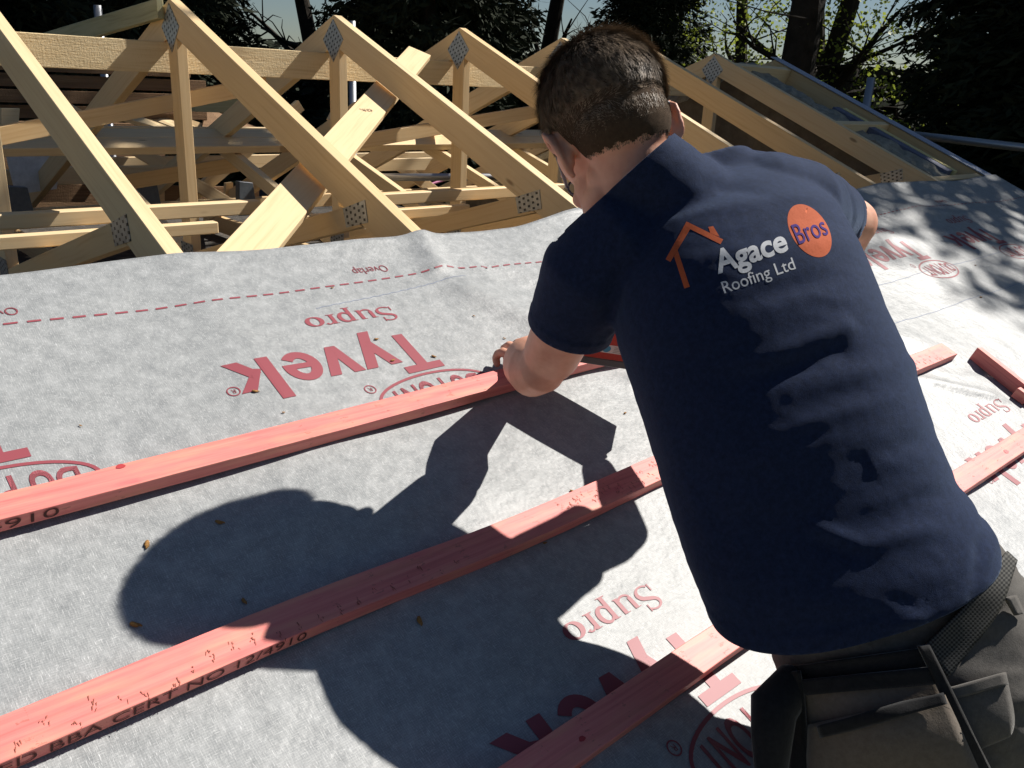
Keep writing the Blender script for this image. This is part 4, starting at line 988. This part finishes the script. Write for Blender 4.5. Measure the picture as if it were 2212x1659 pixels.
# --- trousers
def trousers():
    bm = bmesh.new(); ring_loft(bm, pelvis)
    for lg in legs: tubes(bm, lg, [.118, .105, .088, .082, .080], 28)
    me = remeshed(bm, .0065, 8, 'trousers', .6)
    bm = bmesh.new(); bm.from_mesh(me); bpy.data.meshes.remove(me); bm.normal_update()
    offs = []
    for p in bm.verts:
        c = p.co; n1 = noise.noise(Vector((c.dot(R_)*7, c.dot(U_)*22+c.dot(R_)*6, 3))); n2 = noise.noise(c*26)
        n3 = noise.noise(Vector((c.dot(R_)*10+c.dot(U_)*9, c.dot(U_)*40, 4)))
        offs.append(p.normal*(n1*.006+(1-abs(n3)*2)*.003+n2*.0012))
    for p, o in zip(bm.verts, offs): p.co += o
    for lg in legs:
        f = Vector(lg[4]); cut(bm, f, (0, 0, -1), f, .16)
    me = bpy.data.meshes.new('trousers'); bm.to_mesh(me); bm.free(); me.polygons.foreach_set('use_smooth', [True]*len(me.polygons)); return me
TM = trousers(); TR = link('trousers', TM, TROUS); attach(TR, man)
sd = TR.modifiers.new('cloth', 'SOLIDIFY'); sd.thickness = .003; sd.offset = -1
BOOT = noisy('brown_boot', (.12, .07, .04), (.18, .11, .06), 60, .6, .002)
for lg in legs:
    bm = bmesh.new(); f = Vector(lg[4]); 
    tubes(bm, [f+Vector((0, 0, .10)), f+Vector((0, 0, .0)), f+Vector((0, -.01, -.045))], [.062, .055, .05], 20)
    tubes(bm, [f+Vector((0, -.04, -.055)), f+Vector((0, .06, -.055)), f+Vector((0, .15, -.060))], [.045, .048, .040], 20, flat=1)
    for p in bm.verts: p.co.z = max(p.co.z, -1.80)
    me = remeshed(bm, .008, 3, 'boot'); attach(link('boot', me, BOOT), man)

# --- cloth patches that follow the trousers
bmT = bmesh.new(); bmT.from_mesh(TM); bvt = BVHTree.FromBMesh(bmT)
def on_tr(p, lift):
    d = (p-CAM).normalized(); h = bvt.ray_cast(CAM, d)
    return None if h[0] is None else h[0]-d*lift
def ribbon(name, left, right, m, parent, lift=.006, thick=.004, n=24, k=6, bulge=0.0, dflt=1.03):
    """patch between two pixel-free polylines given as image-plane direction pairs, laid on the trousers"""
    def samp(P, t):
        q = t*(len(P)-1); i = min(int(q), len(P)-2); f = q-i; return (P[i][0]*(1-f)+P[i+1][0]*f, P[i][1]*(1-f)+P[i+1][1]*f)
    vs, uv = [], []; last = dflt
    for i in range(n+1):
        a, b = samp(left, i/n), samp(right, i/n)
        for j in range(k+1):
            f = j/k; x, y = a[0]*(1-f)+b[0]*f, a[1]*(1-f)+b[1]*f
            p = on_tr(PX(x, y), lift+bulge*math.sin(math.pi*f)*math.sin(math.pi*min(1, i/n)))
            if p is None: p = CAM+(PX(x, y)-CAM)*last
            else: last = (p-CAM).dot(F_)
            vs.append(p); uv.append((x*.0006, y*.0006))
    fs = [(i*(k+1)+j, i*(k+1)+j+1, (i+1)*(k+1)+j+1, (i+1)*(k+1)+j) for i in range(n) for j in range(k)]
    for _ in range(12):
        nv = [Vector(v_) for v_ in vs]
        for i in range(1, n):
            for j in range(k+1): nv[i*(k+1)+j] = (vs[i*(k+1)+j]*2+vs[(i-1)*(k+1)+j]+vs[(i+1)*(k+1)+j])/4
        vs = nv
    o = mesh(name, vs, fs, m, parent, True, uv)
    sd = o.modifiers.new('t', 'SOLIDIFY'); sd.thickness = thick; sd.offset = 1 if (Vector(vs[1])-Vector(vs[0])).cross(Vector(vs[k+1])-Vector(vs[0])).dot(F_) < 0 else -1
    return o
STIT = mat('trouser_seam', (.028, .025, .022), .9)
# cargo pocket on the right buttock
ribbon('trouser_pocket', [(2048, 1490), (2060, 1540), (2085, 1590), (2112, 1612)], [(2168, 1455), (2178, 1510), (2188, 1560), (2176, 1585)], TROUS, TR, .009, .006, 14, 8, .004)
ribbon('trouser_pocket_flap', [(2042, 1487), (2046, 1512)], [(2168, 1452), (2174, 1478)], TROUS, TR, .016, .005, 5, 8)
ribbon('belt_loop', [(2168, 1292), (2190, 1330)], [(2190, 1285), (2208, 1325)], TROUS, TR, .010, .004, 8, 3)
# tool pouch with its webbing belt: hangs on the hips
pouch = empty('tool_pouch', Vector((-0.3508, -2.7287, -0.8511)), 'tan suede nail pouch with black binding hanging behind the roofer\'s hips from a webbing belt', 'tool pouch')
ribbon('belt', [(2172, 1192), (2092, 1300), (1996, 1392)], [(2194, 1212), (2158, 1322), (2044, 1466)], WEB, pouch, .014, .003, 26, 8)
ribbon('belt', [(1700, 1440), (1712, 1478)], [(1996, 1398), (2040, 1462)], BLACKF, pouch, .012, .003, 8, 20)
ribbon('pouch_panel', [(1722, 1480), (1745, 1585)], [(2020, 1448), (2060, 1560)], SUEDE, pouch, .018, .003, 10, 16, .006)
ribbon('pouch_panel', [(1748, 1565), (1742, 1700)], [(2040, 1500), (2130, 1700)], SUEDE, pouch, .030, .003, 12, 16, .010)
ribbon('pouch_binding', [(1768, 1566), (1775, 1592)], [(2036, 1496), (2044, 1520)], BLACKF, pouch, .036, .005, 4, 22, .010)
ribbon('pouch_binding', [(1706, 1450), (1708, 1520), (1705, 1700)], [(1730, 1448), (1742, 1520), (1748, 1700)], BLACKF, pouch, .030, .004, 16, 4)
ribbon('pouch_binding', [(1980, 1395), (2026, 1490), (2076, 1600), (2120, 1700)], [(2004, 1392), (2050, 1480), (2100, 1584), (2158, 1700)], BLACKF, pouch, .026, .005, 24, 4)
ribbon('pouch_binding', [(1712, 1470), (1732, 1502)], [(2008, 1440), (2024, 1476)], BLACKF, pouch, .026, .004, 4, 20)
bm = bmesh.new(); tubes(bm, [(-0.3529, -2.6327, -0.8969), (-0.3884, -2.6356, -0.9117), (-0.4044, -2.6472, -0.9369), (-0.4171, -2.6631, -0.9952)], [.026, .030, .026, .020], 16, flat=.7); 
for p in bm.verts: p.co += p.co.normalized()*noise.noise(p.co*30)*.006
bm_obj('side_pocket', bm, BLACKF, pouch, True)
bmT.free()

# --- hair
HAIRM = mat('brown_hair', (.075, .048, .028), .55, .28)
a = N(HAIRM); g = a.noise(a.coord('Object', (1, 1, 1)), 90, 2); a.l(a.ramp(g, [(.3, (.075, .050, .031)), (.7, (.26, .19, .125))]), a.b.inputs['Base Color'])
SCALP = fabric('hair_underlayer', (.050, .032, .020), (.085, .056, .034), 900, .95, 0)
HAIRM.node_tree.nodes['Principled BSDF'].inputs['Anisotropic'].default_value = .5
bb = bmesh.new(); bb.from_mesh(BODY); bvb = BVHTree.FromBMesh(bb)
def hairy(d, sh=0.0):
    """d unit direction in head axes (right, face, up) from a centre above the ears -> hair length factor or 0"""
    x, y, z = d
    if y > .55: return 1.0 if z > .42 else 0
    if abs(x) > .5 and y > -.12:
        if z > -.22+.12*y+sh*.4: return .8
        return .3 if (.26 < y < .50 and z > -.42) else 0
    lim = -.84+.10*abs(x)+sh
    if y <= -.15 or abs(x) <= .5: return 1.0 if z > -.1 else (max(.10, 1+(z+.1)*1.25) if z > lim+noise.noise(Vector((x*9, y*9, 3)))*.05 else 0)
    return 0
HC = HP(0, -.01, .035)
CROWN = Vector((.05, -.38, .92)).normalized()
def hair():
    rnd = random.Random(3); bm = bmesh.new(); cnt = 0
    # scalp-hugging base layer
    for _ in range(110000):
        d = Vector((rnd.gauss(0, 1), rnd.gauss(0, 1), rnd.gauss(0, 1))).normalized(); k = hairy(d)
        if k == 0 or (k < .5 and rnd.random() > .35+k*1.4): continue
        w_ = (e_*d.x+gg*d.y+hh*d.z).normalized(); h = bvb.ray_cast(HC+w_*.25, -w_, .25)
        if h[0] is None: continue
        if abs((h[0]-HM).dot(e_))/HS > .0795: continue
        root = h[0]; nrm = h[1]; tp_ = max(0, min(1, (d.z+.1)/.8)); root = root+nrm*(.0008+(.003+.007*tp_)*k*k)
        away = d-CRWN_dot(d); aw = (e_*away.x+gg*away.y+hh*away.z)
        aw = (aw-nrm*aw.dot(nrm)); aw = aw.normalized() if aw.length > 1e-4 else nrm.orthogonal()
        sw = nrm.cross(aw)*(.45 if away.length < .5 else .12)
        dirv = (aw+sw+Vector((rnd.gauss(0, .09), rnd.gauss(0, .09), rnd.gauss(0, .09)))).normalized()
        top = max(0, min(1, (d.z+.1)/.8)); L = (.013+.022*top)*(max(k, .3)**.8)*rnd.uniform(.7, 1.25); lift = (.10+.20*top)*rnd.uniform(.3, 1.5)
        p = root-nrm*.001; q = p+(dirv+nrm*lift*1.3).normalized()*L*.5; s = q+(dirv+nrm*lift*.25).normalized()*L*.5
        wd = (dirv.cross(nrm)).normalized()*rnd.uniform(.0003, .0006)
        a, b, c, d2 = bm.verts.new(p-wd), bm.verts.new(p+wd), bm.verts.new(q+wd*.9), bm.verts.new(q-wd*.9); t = bm.verts.new(s)
        bm.faces.new((a, b, c, d2)); bm.faces.new((d2, c, t))
    # stray crown tufts
    for i in range(110):
        base = HP(.008+rnd.gauss(0, .012), -.045+rnd.gauss(0, .014), .118+rnd.gauss(0, .002)); d = (hh*rnd.uniform(.4, 1)+e_*rnd.gauss(0, .9)+gg*rnd.gauss(0, .5)-F_*.2).normalized(); L = rnd.uniform(.025, .065)
        pts = [base+d*L*t+hh*(-.35*L*t*t) for t in (0, .35, .7, 1)]; wd = d.cross(F_).normalized()*.0004
        vs = [(bm.verts.new(p-wd*(1-j*.25)), bm.verts.new(p+wd*(1-j*.25))) for j, p in enumerate(pts)]
        for u1, u2 in zip(vs[:-1], vs[1:]): bm.faces.new((u1[0], u1[1], u2[1], u2[0]))
    return bm
def CRWN_dot(d): return CROWN*d.dot(CROWN)
HB = hair(); me = bpy.data.meshes.new('hair'); HB.to_mesh(me); HB.free(); HO = link('hair', me, HAIRM); attach(HO, man)
# scalp under the strands, as part of the hair
def scalp():
    vs = []; fs = []; n, m = 260, 160; idx = {}
    for i in range(n):
        for j in range(m+1):
            th, ph = 2*math.pi*i/n, math.pi*j/m; d = Vector((math.sin(ph)*math.cos(th), math.sin(ph)*math.sin(th), math.cos(ph)))
            if hairy(d, .05+.02*noise.noise(d*14)) == 0: continue
            w_ = (e_*d.x+gg*d.y+hh*d.z); h = bvb.ray_cast(HC+w_*.25, -w_, .25)
            if h[0] is None or abs((h[0]-HM).dot(e_))/HS > .0795: continue
            k = hairy(d); top = max(0, min(1, (d.z+.1)/.8)); idx[(i, j)] = len(vs); vs.append(h[0]+w_*(.0012+(.003+.007*top)*k*k))
    for i in range(n):
        for j in range(m):
            q = [(i, j), ((i+1) % n, j), ((i+1) % n, j+1), (i, j+1)]
            if all(t in idx for t in q): fs.append([idx[t] for t in q])
    return mesh('hair_base', vs, fs, SCALP, HO, True)
sc_ = scalp(); sc_.parent = HO; sc_.matrix_parent_inverse = (Matrix.Translation(man.location)).inverted() @ Matrix.Identity(4)
sc_.matrix_parent_inverse = HO.matrix_parent_inverse.inverted() @ Matrix.Translation(man.location).inverted() if False else Matrix.Translation((0, 0, 0))
bb.free()
# --- glasses and eyes
GL = mat('glasses_frame', (.05, .05, .08), .3, .6); EYE = mat('eye', (.7, .7, .7), .2)
bm = bmesh.new()
for s in (-1, 1):
    tubes(bm, [HP(s*(.072 if s < 0 else .086), -.020, .026), HP(s*(.072 if s < 0 else .084), -.010, .032), HP(s*.068, .040, .028), HP(s*.048, .104, .012)], [.0036, .0030, .0028, .0028], 10)
    tubes(bm, [HP(s*(.030+.018*math.cos(t)), .104, .006+.014*math.sin(t)) for t in [2*math.pi*i/14 for i in range(15)]], [.0018]*15, 8, cap=False)
tubes(bm, [HP(-.012, .112, .008), HP(.012, .112, .008)], [.002, .002], 8)
bm_obj('glasses', bm, GL, man, True)
for s in (-1, 1):
    bm = bmesh.new(); ellipsoid(bm, HP(s*.032, .088, .003), [e_*.012, gg*.012, hh*.012], 16, 10); bm_obj('eye', bm, EYE, man, True)

# --- red nail box beside the hand
BOXR = noisy('red_card', (.34, .035, .025), (.42, .05, .035), 200, .45, .0004, .4); BOXG = mat('grey_tray', (.10, .11, .12), .5); BOXW = mat('white_label', (.62, .63, .63), .5); BLUE = mat('blue_logo', (.05, .25, .42), .5)
a0 = Vector((-0.0848, -1.9390, -0.6939)); a1 = Vector((0.0008, -2.0576, -0.6994)); dx = (a1-a0).normalized(); upv = NRM
depth = upv.cross(dx).normalized(); 
if depth.dot(F_) < 0: depth = -depth
nb = empty('nail_box', a0, 'red box with a white printed label and dark base beside the roofer\'s left arm', 'box')
def slab(name, z0, z1, m, out=0.0, x0=0.0, x1=.215, par=nb):
    p = [a0+dx*x0+upv*z0-depth*out, a0+dx*x1+upv*z0-depth*out, a0+dx*x1+upv*z1-depth*out, a0+dx*x0+upv*z1-depth*out]
    return prism(name, p, depth, .085+out*2, m, par, .0015 if out == 0 else 0, grain=dx)
slab('tray', -.012, .004, BOXG); slab('carton', .0042, .075, BOXR)
slab('label', .020, .038, BOXW, .0006, .045, .190)
bm = bmesh.new(); c = a0+dx*.082+upv*.029-depth*.0012
ring = [bm.verts.new(c+dx*.0075*math.cos(2*math.pi*i/24)+upv*.0075*math.sin(2*math.pi*i/24)) for i in range(24)]; bm.faces.new(ring); bm_obj('logo', bm, BLUE, nb)
bm = poly_bm([[(.095, y), (.095+.075*(.7+.3*math.sin(i*2.1)), y), (.095+.075*(.7+.3*math.sin(i*2.1)), y+.0012), (.095, y+.0012)] for i, y in enumerate((.023, .0265, .030, .0335))])
for p in bm.verts: p.co = a0+dx*p.co.x+upv*p.co.y-depth*.0012
bm_obj('small_print', bm, mat('grey_print', (.3, .3, .3), .6), nb)

# ================================================================== trees
LEAFD = noisy('conifer_needles', (.012, .017, .009), (.030, .040, .020), 3, .8, .001)
LEAFB = mat('spring_leaf', (.20, .26, .04), .5, .3)
a = N(LEAFB); g = a.noise(a.coord('Object'), 1.3, 3); a.l(a.ramp(g, [(.3, (.13, .19, .03)), (.7, (.34, .38, .07))]), a.b.inputs['Base Color'])
tr_ = a.n('BsdfTranslucent'); tr_.inputs[0].default_value = (.35, .42, .06, 1); ms = a.n('MixShader'); ms.inputs[0].default_value = .4
out = [n for n in LEAFB.node_tree.nodes if n.type == 'OUTPUT_MATERIAL'][0]
a.l(a.b.outputs[0], ms.inputs[1]); a.l(tr_.outputs[0], ms.inputs[2]); a.l(ms.outputs[0], out.inputs[0])
BARK = noisy('dark_bark', (.022, .018, .014), (.05, .042, .034), 9, .95, .02)
def crown_mesh(seed, H, Rd, nb, dens, shape='col', spray=(.05, .20)):
    """many drooping sprays along branches; z from 0 to H"""
    rnd = random.Random(seed); vs = []; fs = []
    for i in range(nb):
        t = (i+rnd.random())/nb; z = H*(.02+.97*t); az = rnd.uniform(0, 2*math.pi)
        if shape == 'col': rr = Rd*(1-t**3)*rnd.uniform(.72, 1.12)*(.82+.30*noise.noise(Vector((math.cos(az)*1.5, math.sin(az)*1.5, z*.8+seed))))
        else: rr = Rd*math.sqrt(max(.02, 1-(2*t-1)**2))*rnd.uniform(.6, 1.1)
        up = rnd.uniform(-.25, .45)
        for k in range(dens):
            f = rnd.random()**.55; r = rr*f
            p = Vector((math.cos(az)*r, math.sin(az)*r, z+up*r*.6-.10*r*r+rnd.gauss(0, .05)))+Vector((rnd.gauss(0, .06), rnd.gauss(0, .06), 0))
            d = Vector((math.cos(az+rnd.gauss(0, .9)), math.sin(az+rnd.gauss(0, .9)), rnd.uniform(-1.1, .5))).normalized(); s = Vector((rnd.gauss(0, 1), rnd.gauss(0, 1), rnd.gauss(0, 1))).cross(d).normalized()
            L = rnd.uniform(.5, 1)*spray[1]; w_ = spray[0]*rnd.uniform(.4, 1)
            j = len(vs); vs += [p, p+d*L*.5+s*w_, p+d*L, p+d*L*.5-s*w_]; fs.append((j, j+1, j+2, j+3))
    me = bpy.data.meshes.new('crown'); me.from_pydata([tuple(q) for q in vs], [], fs); me.update(); return me
def trunk_mesh(H, r0, bend=.15, seed=1, limbs=0):
    rnd = random.Random(seed); bm = bmesh.new(); pts = [Vector((bend*math.sin(i*.9+seed), bend*math.cos(i*.7+seed)-bend, H*i/6)) for i in range(7)]
    tubes(bm, pts, [r0*(1-.13*i) for i in range(7)], 12)
    for k in range(limbs):
        b = pts[rnd.randint(2, 5)]; az = rnd.uniform(0, 6.28); d = Vector((math.cos(az), math.sin(az), rnd.uniform(.4, 1.4))).normalized(); L = rnd.uniform(.8, 2.2); q = b; P = [b]
        for _ in range(4): d = (d+Vector((rnd.gauss(0, .25), rnd.gauss(0, .25), rnd.gauss(.05, .2)))).normalized(); q = q+d*L/4; P.append(q)
        r = r0*rnd.uniform(.2, .45); tubes(bm, P, [r, r*.8, r*.6, r*.4, r*.2], 7)
        for _ in range(7):
            s = P[rnd.randint(1, 4)]; dd = (d+Vector((rnd.gauss(0, .8), rnd.gauss(0, .8), rnd.gauss(0, .6)))).normalized(); l2 = rnd.uniform(.3, .9)
            tubes(bm, [s, s+dd*l2*.5+Vector((0, 0, rnd.gauss(0, .06))), s+dd*l2+Vector((rnd.gauss(0, .1), rnd.gauss(0, .1), 0))], [.012, .007, .003], 5, cap=False)
    me = bpy.data.meshes.new('trunk'); bmesh.ops.recalc_face_normals(bm, faces=bm.faces); bm.to_mesh(me); bm.free(); return me
def put_tree(name, base, crown, trunk, mc, label, group, rot=0, sc=1.0, zc=.6):
    t = empty(name, base, label, 'tree', group)
    t.rotation_euler.z = rot; t.scale = (sc, sc, 1)
    for nm, me, m, z in (('trunk', trunk, BARK, 0), ('crown', crown, mc, zc)):
        if me is None: continue
        o = bpy.data.objects.new(nm, me); C.objects.link(o); o.parent = t; o.location = (0, 0, z)
        if not me.materials: me.materials.append(m)
    return t
CA = crown_mesh(1, 8.6, 1.15, 620, 92, spray=(.022, .17)); CB = crown_mesh(2, 8.2, 1.05, 620, 88, spray=(.022, .16)); TK = trunk_mesh(7.5, .14, .05)
def ray_at(px, D):                       # ground point below a bearing seen from the scaffold
    az = math.radians(43.0)+math.atan((px-1106)/1869.58*1.03)
    return Vector((CAM.x+math.sin(az)*D, CAM.y+math.cos(az)*D, -4.2))
con = [(-120, 9.5, 1.0, 'dark conifer at the far left edge behind the ridge beam'), (45, 8.6, 1.1, 'dark conifer behind the leftmost scaffold pole'), (185, 9.4, 1.05, 'dark conifer left of the tallest truss apex'),
 (330, 8.9, 1.0, 'dark conifer directly behind the tallest truss apex'), (455, 10.2, .72, 'dark conifer right of the tallest truss apex, at the edge of a sky gap'),
 (900, 8.8, .92, 'dark conifer behind the end of the bracing plank'), (985, 9.3, .78, 'dark conifer behind the third truss apex'), (800, 10.4, .6, 'slim dark conifer behind the second truss apex'),
 (1330, 11.0, .76, 'dark conifer behind the roofer\'s hair'), (2010, 9.0, .86, 'dark conifer at the left end of the dense trees on the right'),
 (2150, 8.4, 1.1, 'dark conifer behind the scaffold pole at right'), (2330, 8.2, 1.15, 'dark conifer at the right edge of the photo'), (-300, 9.2, 1.1, 'dark conifer beyond the left edge'), (235, 13.0, .95, 'dark conifer in the row behind, left of the tallest apex'), (430, 13.0, .95, 'dark conifer in the row behind, just left of the sky gap'), (865, 13.2, .95, 'dark conifer in the row behind, just right of the sky gap'), (1010, 13.0, .9, 'dark conifer in the row behind the third apex'), (1345, 13.5, .9, 'dark conifer in the row behind the roofer\'s hair'), (2030, 13.0, 1.0, 'dark conifer in the row behind, beside the bright gap at right')]
for i, (px, D, sc, lab) in enumerate(con):
    put_tree('conifer_tree', ray_at(px, D), CA if i % 2 else CB, TK, LEAFD, lab, 'dark conifers behind the roof', rot=i*1.3, sc=sc)
# deciduous trees with spring leaves in the gap at upper right
CL = crown_mesh(5, 5.5, 1.7, 150, 34, 'ball', (.028, .060)); TD = trunk_mesh(8.0, .20, .25, 3, 16); TD2 = trunk_mesh(8.0, .15, .35, 8, 18)
for i, (px, D, k, lab) in enumerate([(1590, 11.0, 0, 'bare-trunked leafy tree right of the roofer\'s head'), (1655, 11.6, 1, 'leafy tree with forked trunk above the right-hand truss apex'), (1722, 11.0, 1, 'leafy tree just left of the verge strip top'), (1480, 13.5, 0, 'yellow-green tree glimpsed above the roofer\'s right shoulder'), (660, 13.5, 1, 'bare twiggy tree in the sky gap right of the tallest apex'), (1160, 13.5, 1, 'twiggy tree in the small sky gap left of the hair')]):
    p = ray_at(px, D); put_tree('leafy_tree', p, CL if px not in (660, 1160) else None, TD if k else TD2, LEAFB, lab, None, rot=i*2.1, zc=2.2)
# a far line of bushes closes the horizon
HD = crown_mesh(9, 2.6, 2.6, 240, 40, 'ball', (.08, .22))
for i in range(12):
    px = -200+i*215; p = ray_at(px, 15+1.0*math.sin(i*2.0)); b = put_tree('bush', p+Vector((0, 0, 1.75)), HD, None, LEAFD, ['far bush, number %d from the left, filling the horizon behind the trees' % (i+1)][0], 'far bushes closing the horizon', rot=i*.9, sc=1.3, zc=.0)
    b['category'] = 'bush'; b['label'] = 'dark far bush filling the horizon low behind the conifers'
# broadleaf tree outside the frame whose shade dapples the right end of the roof
CS = crown_mesh(11, 3.6, 1.9, 210, 46, 'ball', (.06, .13))
sh_c = Vector((3.35, -.80, -.45))+SUN*7.0
put_tree('shade_tree', Vector((sh_c.x+.7, sh_c.y-.4, -4.2)), CS, trunk_mesh(7.5, .16, .1, 4, 10), LEAFB, 'tree just outside the right edge that casts the dappled shade on the sheet', None, zc=sh_c.z+4.2-1.8)

# tall tree; its unseen high crown is added to shade the far left roof void
CT = crown_mesh(14, 2.6, 1.5, 230, 50, 'ball', (.06, .13))
tt = put_tree('tall_tree', ray_at(1625, 9.4), None, trunk_mesh(11.5, .24, .10, 5, 8), LEAFB, 'tall tree with a thick dark trunk right of the roofer\'s head', None)
cz = Vector((-.62, 1.65, -.7))+SUN*9.0; o = bpy.data.objects.new('crown', CT); C.objects.link(o); CT.materials.append(LEAFB); o.parent = tt; o.location = (cz.x-tt.location.x, cz.y-tt.location.y, cz.z+4.2-1.3)
# stamps on the timber
def stamp(c, ax, up, w_, h_, parent, seed):
    rnd = random.Random(seed); c = Vector(c); ax = Vector(ax).normalized(); up = Vector(up).normalized(); bm = bmesh.new()
    for i in range(60):
        u_, v_ = rnd.uniform(-.5, .5)*w_, rnd.uniform(-.5, .5)*h_; a_, b_ = rnd.uniform(.03, .10)*w_, rnd.uniform(.06, .16)*h_
        bm.faces.new([bm.verts.new(c+ax*(u_+p*a_)+up*(v_+q*b_)+ax.cross(up)*(.00002*i)) for p, q in ((-.5, -.5), (.5, -.5), (.5, .5), (-.5, .5))])
    join_into(parent, bm, BLACKI)
pl = bpy.data.objects['bracing_plank']; d_ = (RF(1.03, 0)-RF(-.42, 1.3)).normalized(); c_ = Vector((0.4301, -0.4820, -0.3152))
stamp(c_, Vector((1, 0, 0)), d_.cross(NRM) if False else NRM.cross(Vector((1, 0, 0))), .045, .018, pl, 3)
